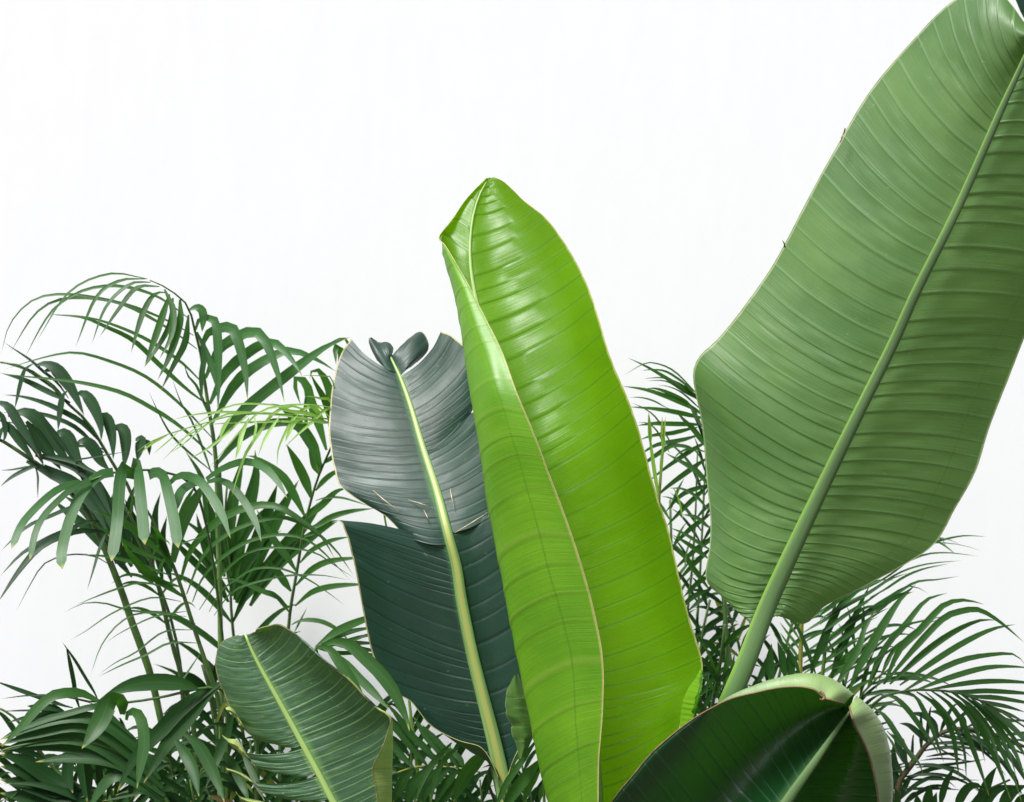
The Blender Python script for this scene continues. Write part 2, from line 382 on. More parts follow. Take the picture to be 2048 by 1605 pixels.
# ---- tall right leaf, pale underside towards the viewer
def yr(py): return 1.74 + .22 * min(1, max(0, (py + 30) / 1280))
LR = [((2066, 80), (2050, 55)), ((2035, 150), (1985, -25)), ((2005, 215), (1905, -5)), ((1975, 285), (1812, 88)),
      ((1930, 385), (1738, 178)), ((1888, 475), (1675, 295)), ((1832, 585), (1600, 430)), ((1785, 690), (1543, 536)),
      ((1745, 770), (1490, 614)), ((1708, 845), (1438, 680)), ((1672, 920), (1395, 736)), ((1640, 985), (1405, 840)),
      ((1608, 1050), (1412, 945)), ((1580, 1105), (1417, 1030)), ((1556, 1155), (1415, 1105)), ((1538, 1195), (1413, 1162)),
      ((1526, 1222), (1445, 1202)), ((1515, 1245), (1485, 1230)), ((1508, 1262), (1504, 1258))]
ribs = [arc((m[0], m[1], yr(m[1])), (e[0], e[1], yr(m[1]) + .10 * min(1, (m[0] - e[0]) / 200)), 16, -.016) for m, e in LR]
L1 = lobe(ribs, 34, 30, 0, 2.75, .0012, 3, flip=False, wav=.005, saw=1.1, pucker=.0009)
RR = [((2066, 80), (2072, 84)), ((2035, 150), (2095, 150)), ((2005, 215), (2125, 230)), ((1975, 285), (2140, 300)),
      ((1930, 385), (2140, 400)), ((1888, 475), (2120, 500)), ((1832, 585), (2090, 600)), ((1785, 690), (2050, 688)),
      ((1745, 770), (2012, 775)), ((1708, 845), (1978, 860)), ((1672, 920), (1950, 940)), ((1640, 985), (1912, 1015)),
      ((1608, 1050), (1872, 1083)), ((1590, 1090), (1800, 1130)), ((1576, 1125), (1735, 1165)), ((1566, 1155), (1690, 1187)),
      ((1558, 1185), (1650, 1215)), ((1550, 1210), (1612, 1250)), ((1545, 1235), (1560, 1236))]
ribs = [arc((m[0], m[1], yr(m[1])), (e[0], e[1], yr(m[1]) + .012 * min(1, (e[0] - m[0]) / 200)), -10, -.014) for m, e in RR]
L2 = lobe(ribs, 34, 30, 80, 2.5, .0012, 5, flip=True, wav=.004, saw=1.1, pucker=.0009)
def flipL(L): return (L[0], [q[::-1] for q in L[1]], L[2], L[3])
leaf_r, ed = blade('leaf', [L1, L2], M_right, plant, 'tall upright leaf at the right seen from its pale green underside')
mid = [(1195, 2300, 1.97), (1290, 1950, 1.96), (1385, 1620, 1.94), (1440, 1450, 1.935), (1490, 1330, 1.93), (1530, 1225, 1.93), (1572, 1130, 1.92), (1640, 985, 1.90),
       (1708, 845, 1.875), (1785, 690, 1.85), (1832, 585, 1.83), (1888, 473, 1.81), (1930, 385, 1.80), (1975, 283, 1.785), (2005, 214, 1.775), (2035, 149, 1.765), (2064, 84, 1.755)]
k_ = KX * 1.9
tube('midrib', [P(x, y, Y - .008) for x, y, Y in mid], [q * k_ for q in (24, 24, 23, 22.5, 22, 22, 21, 20, 18.5, 16, 13.5, 11.5, 10.5, 9, 8, 7, 4)],
     M_rib_g, leaf_r, n=90, sides=16, flat=.55)
e = ed[0]
tube('margin', e[::6], [.0005, .0005, .0005, .0007, .0009], M_edgel, leaf_r, n=110, sides=5)
tube('margin', ed[1][::6], [.0005], M_edgel, leaf_r, n=110, sides=5)
for (x, y, dx, dy) in ((1570, 495, -5, -14), (1690, 258, -6, 14), (1684, 274, -4, 12)):
    o = tube('dry_tip', [P(x, y, 1.90), P(x + dx * .4, y + dy * .6, 1.895), P(x + dx, y + dy, 1.89)], [.0013, .0010, .0003], M_dry, leaf_r, n=8, sides=6)

# ---- bright green scroll leaf
BR = [((977, 356), (984, 354)), ((957, 395), (1010, 366)), ((944, 445), (1048, 403)), ((940, 510), (1092, 440)), ((947, 575), (1138, 503)),
      ((965, 650), (1173, 570)), ((990, 725), (1200, 640)), ((1014, 805), (1227, 722)), ((1040, 885), (1256, 795)), ((1068, 965), (1281, 868)),
      ((1095, 1045), (1312, 985)), ((1120, 1125), (1339, 1068)), ((1140, 1205), (1360, 1155)), ((1155, 1285), (1378, 1240)),
      ((1167, 1350), (1403, 1332)), ((1173, 1400), (1384, 1372)), ((1179, 1450), (1364, 1415)), ((1184, 1500), (1361, 1450)), ((1190, 1580), (1340, 1540)),
      ((1195, 1680), (1310, 1660)), ((1200, 1800), (1260, 1790))]
def yb(py): return 1.90 + .22 * .8 * max(0, min(1, (960 - py) / 600)) ** 1.15
ribs = []
for i, (m, e) in enumerate(BR):
    wd = min(1, abs(e[0] - m[0]) / 200)
    sh_ = 38 * min(1, max(0, (i - 2) / 4)); m = (m[0] + .28 * sh_, m[1] + sh_)
    ribs.append(arc((m[0], m[1], yb(m[1])), (e[0], e[1], yb(m[1]) - .035 * wd), 10, .030 * wd))
L1 = lobe(ribs, 30, 64, 0, 2.1, .0007, 11, flip=False, wav=.003, pucker=.0007, saw=.0001, kink=.0030)
BL = [[(977, 356), (977, 356.5), (976.5, 357), (976, 357.5), (975.5, 358)],
      [(957, 395), (950, 388), (942, 388), (937, 394), (932, 403)],
      [(944, 445), (926, 432), (914, 430), (906, 436), (901, 445)],
      [(940, 500), (912, 482), (893, 465), (885, 466), (878, 475)],
      [(946, 555), (906, 535), (886, 506), (887, 494), (890, 491)],
      [(957, 610), (918, 590), (898, 552), (904, 536), (914, 530)],
      [(970, 668), (930, 650), (912, 606), (922, 580), (939, 575)],
      [(990, 740), (947, 725), (923, 678), (940, 645), (969, 635)],
      [(1015, 820), (965, 800), (933, 750), (962, 712), (1003, 703)],
      [(1045, 910), (988, 885), (945, 825), (984, 785), (1034, 788)],
      [(1075, 1000), (1012, 975), (958, 905), (1008, 865), (1068, 868)],
      [(1105, 1090), (1036, 1065), (971, 1000), (1032, 950), (1099, 950)],
      [(1130, 1180), (1058, 1160), (988, 1090), (1056, 1040), (1133, 1041)],
      [(1150, 1280), (1078, 1260), (1007, 1190), (1080, 1138), (1163, 1130)],
      [(1165, 1380), (1095, 1365), (1027, 1290), (1105, 1232), (1188, 1222)],
      [(1178, 1480), (1112, 1465), (1049, 1390), (1128, 1330), (1206, 1320)],
      [(1188, 1560), (1130, 1555), (1070, 1495), (1138, 1440), (1206, 1420)],
      [(1192, 1640), (1142, 1640), (1092, 1590), (1148, 1545), (1198, 1520)],
      [(1196, 1720), (1152, 1720), (1112, 1680), (1158, 1645), (1196, 1615)],
      [(1200, 1800), (1165, 1800), (1135, 1780), (1170, 1755), (1192, 1715)]]
DL = [0, .006, -.045, -.100, -.112]
ribs = []
for i, r in enumerate(BL):
    s = min(1, i / 3) * (.25 + .75 * min(1, max(0, (i - 2) / 7)))
    if i <= 3: dl = [0, .012 * i / 3, .02 * i / 3, .01 * i / 3, -.005]
    else: dl = [q * s for q in DL]
    ribs.append([(x, y, yb(r[0][1]) + q) for (x, y), q in zip(r, dl)])
L2 = lobe(ribs, 24, 40, 60, 1.4, .0008, 12, flip=True, wav=.0015, saw=1.2)
leaf_b, ed = blade('leaf', [L1, L2], M_bright, plant, 'bright lime green leaf in the middle, its left half rolled forward like a scroll')
tube('midrib', [P(x, y, yb(y) - .003) for x, y in ((974, 362), (957, 395), (944, 445), (940, 510), (947, 575), (965, 650), (990, 725), (1040, 885), (1095, 1045), (1140, 1205), (1167, 1350), (1184, 1500), (1195, 1680), (1196, 1850))]
     + [P(1192, 2300, 1.97)], [.0012, .002, .0032, .0045, .0055, .0065, .0075, .009, .0105, .012, .013, .014, .015, .018, .022], M_rib_l, leaf_b, n=70, sides=12, flat=.6)
tube('margin', ed[0][::5], [.0006], M_edge, leaf_b, n=120, sides=5)
tube('margin', ed[1][::5], [.0007], M_edge, leaf_b, n=120, sides=5)
# crinkled strip of margin folded outwards low on the right
cm = [[(1401, 1338, 1.862), (1403, 1341, 1.858), (1400, 1347, 1.857)], [(1390, 1358, 1.862), (1399, 1362, 1.850), (1392, 1372, 1.848)],
      [(1376, 1378, 1.864), (1391, 1386, 1.846), (1386, 1398, 1.848)], [(1366, 1402, 1.864), (1384, 1408, 1.846), (1378, 1418, 1.85)],
      [(1361, 1430, 1.866), (1378, 1434, 1.85), (1373, 1440, 1.855)], [(1360, 1462, 1.866), (1372, 1462, 1.855), (1368, 1464, 1.86)]]
cm = [[a, (b[0] + 9 * min(1, i / 1.5), b[1], b[2] - .006), (c[0] + 7 * min(1, i / 1.5), c[1], c[2] - .004)] for i, (a, b, c) in enumerate(cm)]
L = lobe(cm, 12, 10, 3, 2.3, .0015, 5, flip=True, wav=.002); blade('curled_margin', [L], M_bright, leaf_b)

# ---- dark blue-green torn leaf
def yd(py): return 2.06 + .195 * max(0, (1080 - py) / 360) ** 1.1 if py < 1080 else 2.06 - .02 * (py - 1080) / 500
def dk(z, lst, sag, de, dm, seed, flip, x0, vpr=2.0, nper=26, wav=.002, ctrl=None, quilt=.0011, pucker=.0003):
    rb = []
    for q in lst:
        m = zz(z, *q[0]); e = zz(z, *q[1])
        rb.append(arc((m[0], m[1], yd(m[1])), (e[0], e[1], yd(.45 * m[1] + .55 * e[1]) + de), q[2] if len(q) > 2 else sag, dm))
    return lobe(rb, nper, 24, x0, vpr, quilt, seed, flip=not flip, wav=wav, pucker=pucker)
UL = dk('z4', [((480, 350), (228, 160)), ((500, 400), (190, 215)), ((525, 470), (155, 310)), ((550, 545), (128, 420)), ((575, 620), (114, 540)),
               ((598, 700), (108, 650)), ((622, 780), (112, 740)), ((645, 860), (122, 820)), ((665, 940), (138, 890)), ((685, 1020), (152, 940)),
               ((708, 1080), (180, 985)), ((726, 1150), (300, 1072)), ((744, 1215), (415, 1125)), ((758, 1300), (520, 1235))], 9, .02, -.012, 1, False, 0)
LLa = [((764, 1300), (155, 1160), -9), ((790, 1390), (180, 1195), -2), ((812, 1480), (205, 1255), 4), ((828, 1560), (228, 1345), 8)]
LLb = [((923, 1217), (706, 1125)), ((943, 1302), (722, 1200)), ((953, 1345), (735, 1262)), ((962, 1385), (752, 1322)), ((972, 1425), (785, 1378)),
       ((982, 1462), (822, 1402)), ((988, 1490), (860, 1448)), ((993, 1515), (915, 1485)), ((998, 1540), (965, 1502)), ((1004, 1570), (999, 1566))]
inv = lambda q: ((q[0] - 620) * 2.767, (q[1] - 620) * 2.767)
LL = dk('z4', LLa + [(inv(a), inv(b)) for a, b in LLb], 10, -.035, .018, 2, False, 30)
TL = dk('z4', [((446, 262), (462, 215)), ((452, 280), (430, 180)), ((460, 300), (380, 182)), ((468, 322), (335, 150)), ((476, 340), (332, 195)), ((484, 352), (375, 282))], 5, .01, -.01, 3, False, 60, nper=8, wav=.0006, quilt=.0004)
TR = dk('z4', [((446, 262), (478, 238)), ((456, 282), (528, 175)), ((468, 305), (572, 140)), ((480, 325), (618, 125)), ((490, 342), (655, 185)), ((499, 355), (640, 245)), ((506, 362), (560, 318))], -4, .02, -.01, 4, True, 70, nper=8, wav=.0006, quilt=.0004)
UR = dk('z4', [((508, 364), (724, 115)), ((525, 440), (790, 150)), ((545, 520), (860, 210)), ((570, 600), (930, 290)), ((592, 670), (945, 400)),
               ((608, 730), (930, 490)), ((620, 770), (905, 545)), ((628, 800), (850, 590))], 12, .03, -.012, 5, True, 90)
MR = dk('z4', [((620, 785), (862, 572)), ((631, 808), (915, 562)), ((642, 840), (985, 560)), ((670, 930), (1040, 680)), ((700, 1030), (1080, 800)), ((735, 1130), (1120, 930)), ((768, 1240), (1110, 1050))], 12, .03, -.012, 6, True, 100)
LRl = dk('z4', [((760, 1222), (1120, 1030)), ((772, 1262), (1120, 1060)), ((813, 1420), (1150, 1180))] + [(inv(a), inv(b)) for a, b in
        [((923, 1217), (1050, 1130)), ((943, 1302), (1065, 1225)), ((964, 1388), (1075, 1320)), ((980, 1450), (1062, 1405)), ((990, 1500), (1040, 1475)), ((1000, 1550), (1022, 1530)), ((1006, 1575), (1010, 1568))]], 12, -.03, .02, 7, True, 120)
leaf_d, ed = blade('leaf', [UL, LL, TL, TR, UR, MR, LRl], M_dark, plant, 'dark blue-green torn leaf with a split tip and a pale yellow midrib')
mid = [(781, 714), (801, 757), (822, 815), (844, 891), (873, 981), (895, 1065), (913, 1133), (923, 1200), (943, 1302), (964, 1388), (988, 1484), (1005, 1562), (1018, 1640), (1050, 1750), (1120, 2000)]
tube('midrib', [P(x, y, yd(y) - .004) for x, y in mid] + [P(1185, 2290, 1.99)],
     [q * k_ for q in (2.5, 5.5, 7, 8.5, 10.5, 12, 13, 14, 16, 17.5, 19, 20, 20, 21, 24, 26)], M_rib_y, leaf_d, n=90, sides=14, flat=.4)
for q, mm in zip(ed, (M_edge, M_edge, M_edgeb, M_edgeb, M_edge, M_edge, M_edge)):
    tube('margin', q[::5], [.0006], mm, leaf_d, n=max(20, len(q) // 2), sides=5)
# fresh-looking underside keel where the blade folds round the stalk
def patch(name, rows, mat, parent, nper=8, nv=8, x0=0, vpr=1, quilt=.0008, flip=False, seed=1, wav=.001, label=None):
    L = lobe(rows, nper, nv, x0, vpr, quilt, seed, flip=flip, wav=wav); o, _ = blade(name, [L], mat, parent, label); return o
def Q(z, s, Y):
    return [(a, b, y) for (a, b), y in zip(pts(z, s), Y if isinstance(Y, (list, tuple)) else [Y] * 99)]
patch('sheath', [Q('D6', '1225,790 1270,830 1330,900', [2.06, 2.045, 2.03]), Q('D6', '1285,880 1330,960 1400,1060', [2.06, 2.04, 2.025]),
                 Q('D6', '1310,1000 1360,1080 1440,1150', [2.06, 2.035, 2.02]), Q('D6', '1340,1160 1390,1200 1450,1230', [2.06, 2.035, 2.02]),
                 Q('D6', '1380,1330 1420,1340 1470,1350', [2.06, 2.035, 2.02])], M_right, leaf_d, flip=True)
# scalloped piece of its right margin curled forward beside the bright leaf
cr_ = ['1600,-60 1560,-50 1532,-20', '1640,60 1560,70 1492,80', '1680,170 1580,175 1474,160', '1700,200 1590,210 1468,215', '1720,290 1600,290 1458,280', '1740,330 1600,330 1475,325', '1750,400 1610,410 1466,385',
       '1760,470 1640,480 1520,487', '1765,530 1640,540 1516,520', '1750,620 1660,620 1540,620', '1720,660 1650,665 1565,660', '1700,730 1650,735 1583,725', '1660,790 1640,800 1605,800', '1625,855 1622,856 1618,857']
patch('curled_margin', [Q('D6', s, [1.965, 1.955, 1.97]) for s in cr_], M_right, leaf_d, nper=6, nv=10, vpr=.4, quilt=.0005, flip=True, label='grey-green scalloped margin curled forward')
for s in ('545,1052 620,1075 660,1090', '775,990 785,1040 800,1110', '630,1110 650,1150 655,1170', '350,1000 420,1060 490,1110', '800,1235 900,1175 985,1120'):
    tube('scar', [P(a, b, yd(b) - .006 - (.01 if i == 1 else 0)) for i, (a, b) in enumerate(pts('z4', s))], [.0003, .0008, .0003], M_scar, leaf_d, n=14, sides=5)

# ---- glossy dark leaf curling forward at the bottom right
CL = [[(1215, 1010), (1222, 985), (1230, 938), (1180, 985)], [(1195, 1040), (1200, 990), (1192, 908), (1110, 966)], [(1165, 1080), (1150, 1000), (1128, 868), (1078, 952)],
      [(1130, 1130), (1100, 1010), (1050, 844), (1030, 916)], [(1090, 1190), (1030, 1040), (960, 845), (950, 903)], [(1050, 1250), (960, 1080), (860, 870), (850, 911)],
      [(1000, 1315), (890, 1125), (752, 908), (742, 934)], [(950, 1385), (820, 1180), (645, 945), (634, 967)], [(900, 1461), (740, 1250), (548, 998), (540, 1012)], [(850, 1540), (660, 1330), (452, 1058), (443, 1073)],
      [(790, 1640), (580, 1430), (350, 1134), (341, 1149)], [(720, 1750), (500, 1540), (248, 1225), (240, 1240)], [(640, 1880), (410, 1660), (156, 1335), (149, 1350)],
      [(560, 2010), (320, 1790), (66, 1446), (60, 1461)], [(460, 2150), (240, 1930), (-20, 1600), (-25, 1612)]]
ribs = []
for i, r in enumerate(CL):
    f = min(1, max(0, 1 - (i - 3) / 7))
    Y0 = 1.74 + .006 * i
    w_ = .3 if i == 0 else 1
    F_ = r[2]; e_ = r[3]
    if i >= 7:
        g_ = min(1, (i - 6) / 3); e_ = tuple(r[3][k] * (1 - g_) + r[2][k] * g_ for k in (0, 1)); F_ = tuple(r[2][k] * (1 - .14 * g_) + r[1][k] * .14 * g_ for k in (0, 1))
    ribs.append([(*zz('z7', *r[0]), Y0), (*zz('z7', *r[1]), Y0 + .070 * w_), (*zz('z7', *F_), Y0 - .005 * w_), (*zz('z7', *e_), Y0 - (.006 + .035 * f) * w_)])
L1 = lobe(ribs, 24, 44, 0, 1.5, .0011, 21, flip=True, wav=.0012, rim=.42)
CR = [[(1215, 1010), (1230, 990), (1240, 945), (1205, 1000)], [(1190, 1045), (1240, 1040), (1300, 1000), (1215, 1045)], [(1160, 1090), (1250, 1085), (1350, 1060), (1235, 1100)],
      [(1110, 1160), (1240, 1155), (1385, 1140), (1275, 1175)], [(1050, 1250), (1220, 1245), (1408, 1240), (1308, 1265)], [(980, 1340), (1180, 1340), (1413, 1350), (1330, 1360)],
      [(900, 1461), (1130, 1450), (1402, 1461), (1345, 1461)], [(830, 1570), (1080, 1570), (1385, 1580), (1345, 1580)], [(700, 1780), (960, 1780), (1300, 1780), (1270, 1780)], [(560, 2010), (760, 2010), (1050, 2010), (1030, 2010)]]
ribs = []
for i, r in enumerate(CR):
    Y0 = 1.74 + .01 * i; w_ = .3 if i == 0 else 1
    ribs.append([(*zz('z7', *r[0]), Y0), (*zz('z7', *r[1]), Y0 + .065 * w_), (*zz('z7', *r[2]), Y0 - .005 * w_), (*zz('z7', *r[3]), Y0 - .055 * w_)])
L2 = lobe(ribs, 26, 44, 50, 2.2, .0011, 22, flip=False, wav=.0012, rim=.4)
leaf_c, ed = blade('leaf', [L1, L2], M_curl, plant, 'glossy blackish green leaf at the bottom right with a pale curled-over rim')
tube('midrib', [P(*zz('z7', *q), 1.735 + .0042 * i) for i, q in enumerate([(1212, 1016), (1165, 1082), (1110, 1160), (1040, 1262), (960, 1373), (900, 1461), (830, 1570), (700, 1780), (560, 2010)])] + [P(1300, 1960, 1.86), P(1195, 2300, 1.98)],
     [q * k_ for q in (2, 7, 10, 12, 14, 16, 18, 20, 24, 28, 28)], M_rib_g, leaf_c, n=60, sides=12, flat=.5)
tube('margin', ed[0][::5], [.0011], M_edgeb, leaf_c, n=120, sides=5)
tube('margin', ed[1][::5], [.0012], M_edgeb, leaf_c, n=90, sides=5)
tube('curled_tip', [P(*zz('z7', *q), 1.655 - .002 * i) for i, q in enumerate([(1060, 925), (1078, 940), (1082, 958), (1072, 966), (1062, 962)])], [.002, .0022, .002, .0015, .0006], M_edgeb, leaf_c, n=20, sides=6)

# ---- corner of one more dark leaf, top right
cm_ = [((2118, -430), (2110, -425), (2126, -426)), ((2120, -360), (2050, -345), (2190, -340)), ((2124, -270), (2005, -240), (2236, -230)), ((2128, -180), (1992, -150), (2254, -130)),
       ((2132, -90), (2004, -60), (2252, -40)), ((2135, 0), (2030, 3), (2238, 40)), ((2138, 80), (2056, 55), (2215, 110)), ((2142, 150), (2090, 110), (2190, 165)), ((2146, 205), (2142, 200), (2150, 204))]
def cornerhalf(k, fl, x0):
    return lobe([arc((*q[0], 1.86), (*q[k], 1.84), 8 if k == 1 else -8, .012) for q in cm_], 16, 18, x0, 1.9, .0008, 44 + k, flip=fl, wav=.002)
# (its stalk rises outside the frame)
ll = thing('leaf_shoot', tuple(P(2190, 2380, 1.99)), 'tip of a dark leaf just entering the top right corner', 'leaf')
blade('blade', [cornerhalf(1, True, 0), cornerhalf(2, False, 30)], M_dark, ll)
tube('midrib', [P(q[0][0], q[0][1], 1.856) for q in cm_], [.0012, .003, .004, .005], M_rib_y, ll, n=30)
tube('stalk', [P(2146, 200, 1.856), P(2152, 400, 1.87), P(2160, 900, 1.9), P(2180, 1700, 1.95), P(2190, 2380, 1.99)], [.005, .007, .009, .012, .015], M_stalk, ll, n=40)

# ---- low left streaked leaf (its own plant)
plant2 = thing('leafy_plant', (-.16, 1.92, 0), 'low plant whose single streaked green leaf is torn into fingers along its left edge', 'plant')
def yl(py): return 1.90 - .03 * (py - 1268) / 340
def lw(lst, sag, de, dm, seed, flip, x0, vpr=1.9, nper=20, qe=0, quilt=.00045):
    rb = []
    for m, e in lst:
        m = zz('z3', *m); e = zz('z3', *e)
        rb.append(arc((*m, yl(m[1])), (*e, yl(m[1]) + de), sag, dm))
    return lobe(rb, nper, 22, x0, vpr, quilt, seed, flip=not flip, wav=.0015)
A = lw([((266, 200), (225, 204)), ((285, 250), (140, 238)), ((310, 310), (103, 290)), ((340, 370), (97, 350)), ((375, 440), (106, 430)), ((410, 505), (128, 510)),
        ((445, 565), (155, 585)), ((485, 640), (190, 650)), ((520, 710), (225, 712)), ((550, 760), (268, 768)), ((572, 805), (345, 812)), ((592, 852), (445, 842))], 8, .03, -.012, 31, False, 0)
B = lw([((600, 872), (262, 890)), ((617, 908), (278, 915)), ((636, 945), (308, 954)), ((655, 983), (372, 988)), ((673, 1016), (490, 1012))], 8, .02, -.01, 32, False, 30)
Cc = lw([((683, 1034), (315, 1068)), ((702, 1066), (334, 1092)), ((720, 1100), (375, 1125)), ((745, 1145), (450, 1156)), ((763, 1164), (570, 1160))], 8, .025, -.01, 33, False, 40)
Dd = lw([((776, 1184), (380, 1206)), ((800, 1220), (400, 1230)), ((850, 1310), (450, 1320)), ((900, 1400), (600, 1420)), ((950, 1500), (900, 1500))], 8, .02, -.01, 34, False, 50)
RT = [((268, 205), (330, 173), None), ((285, 250), (395, 155), None), ((310, 310), (465, 147), None), ((345, 380), (545, 195), None), ((385, 455), (630, 270), None),
      ((425, 525), (720, 352), None), ((470, 605), (800, 412), None), ((515, 690), (872, 470), None), ((560, 770), (955, 560), None), ((605, 850), (1035, 635), None),
      ((650, 935), (1112, 695), (1108, 700)), ((695, 1020), (1123, 790), (1085, 800)), ((740, 1105), (1125, 890), (1045, 900)), ((785, 1190), (1125, 990), (1015, 985)),
      ((830, 1270), (1125, 1090), (1030, 1090)), ((880, 1370), (1125, 1200), (1045, 1190)), ((950, 1500), (1120, 1340), (1060, 1330)), ((1050, 1700), (1130, 1560), (1090, 1560))]
rb = []
for m, f, e in RT:
    d = (f[0] - m[0], f[1] - m[1])
    q1 = (m[0] + d[0] * .38, m[1] + d[1] * .30 + 4); q2 = (m[0] + d[0] * .76, m[1] + d[1] * .64 + 4)
    m_, q1, q2, f_ = zz('z3', *m), zz('z3', *q1), zz('z3', *q2), zz('z3', *f); Y0 = yl(m_[1])
    s = min(1, d[0] / 300)
    if e is None: e_ = (f_[0] + .6, f_[1] + .6); de = -.042 * s
    else: e_ = zz('z3', *e); de = -.075
    rb.append([(*m_, Y0), (*q1, Y0 + .006 * s), (*q2, Y0 - .008 * s), (*f_, Y0 - .040 * s), (*e_, Y0 + de)])
E = lobe(rb, 22, 34, 70, 2.0, .00045, 35, flip=False, wav=.0012)
leaf_l, ed = blade('leaf', [A, B, Cc, Dd, E], M_low, plant2)
tube('midrib', [P(*zz('z3', *q), yl(1200 + q[1] / 2.926) - .003) for q in ((262, 196), (300, 290), (350, 390), (400, 480), (460, 590), (520, 700), (580, 810), (640, 920), (700, 1030), (780, 1185), (900, 1400), (1050, 1650))] + [P(850, 2350, 1.92)],
     [q * k_ for q in (2.2, 4, 5, 6, 7, 7.5, 8, 9, 10.5, 12.5, 16, 20, 22)], M_rib_l, leaf_l, n=70, sides=12, flat=.55)
for q in ed: tube('margin', q[::4], [.0007], M_edgeg, leaf_l, n=max(16, len(q) // 2), sides=5)
for k, (rows, lb) in enumerate((
        (['148,632 152,640 158,648', '178,624 185,650 190,680', '205,640 215,680 222,712', '232,690 238,715 240,735', '262,745 266,755 270,766'], None),
        (['128,790 132,796 136,800', '165,812 165,830 172,850', '212,818 208,850 214,882', '245,850 245,880 252,905', '275,905 280,918 292,932', '312,958 314,960 318,964'], None),
        (['152,985 156,992 160,1000', '200,998 200,1008 205,1022', '255,1020 252,1035 256,1050', '290,1045 292,1056 296,1066', '330,1086 332,1088 335,1092'], None),
        (['208,1118 210,1124 214,1130', '235,1150 240,1165 240,1180', '300,1165 300,1180 305,1200', '370,1180 372,1190 380,1200'], None))):
    patch('curled_edge', [Q('z3', s, [1.925, 1.895, 1.915]) for s in rows], M_low, leaf_l, nper=8, nv=8, vpr=.6, quilt=.0004, flip=False if True else True)
# little pale spots near the tip
for (x, y) in ((318, 180), (390, 165)):
    a, b = zz('z3', x, y); tube('scar', [P(a, b, yl(b) + .001 - .008), P(a + 1, b + 1.5, yl(b) - .007 - .001), P(a - .5, b + 4, yl(b) - .007)], [.0012, .0022, .0008], M_scar, leaf_l, n=8, sides=6)
a, b = zz('z3', 1040, 1110); tube('scar', [P(a - 1, b - 14, 1.825), P(a + 1, b, 1.822), P(a, b + 10, 1.825)], [.0008, .0034, .001], M_scar, leaf_l, n=12, sides=6, flat=.4)

# ------------------------------------------------------------------ palms
def ribbon(name, c, W, mat, parent, N0, taper=.45, keel=.22, n=13, w0=.25):
    """leaflet: centreline c (k x 3), max width W (m), preferred normal N0"""
    c = np.asarray(c, float)
    if np.linalg.norm(np.diff(c, axis=0), axis=1).sum() > .30: n = 19
    c = crl(c, n); T = np.gradient(c, axis=0); T /= np.linalg.norm(T, axis=1)[:, None] + 1e-9
    s = np.linspace(0, 1, n)
    wd = W * np.minimum(1, w0 + (1 - w0) * s / .28) * np.clip(1 - np.clip((s - taper) / (1 - taper), 0, 1) ** 1.6, .015, 1)
    V = []; UV = []; N0 = np.asarray(N0, float)
    pb = None
    for i in range(n):
        b = N0 - T[i] * N0.dot(T[i]); L = np.linalg.norm(b)
        b = b / L if L > .08 else (pb if pb is not None else b / (L + 1e-6))
        if pb is not None: b = .5 * b + .5 * pb; b -= T[i] * b.dot(T[i]); b /= np.linalg.norm(b) + 1e-9
        pb = b; sd = np.cross(T[i], b)
        V += [c[i] + sd * wd[i] * .5, c[i] - b * wd[i] * keel, c[i] - sd * wd[i] * .5]
        UV += [(0, s[i]), (.5, s[i]), (1, s[i])]
    F = []
    for i in range(n - 1):
        for k in (0, 1):
            F.append((i * 3 + k, i * 3 + k + 1, (i + 1) * 3 + k + 1, (i + 1) * 3 + k))
    o = mesh_obj(name, V, F, mat, parent, UV); return o

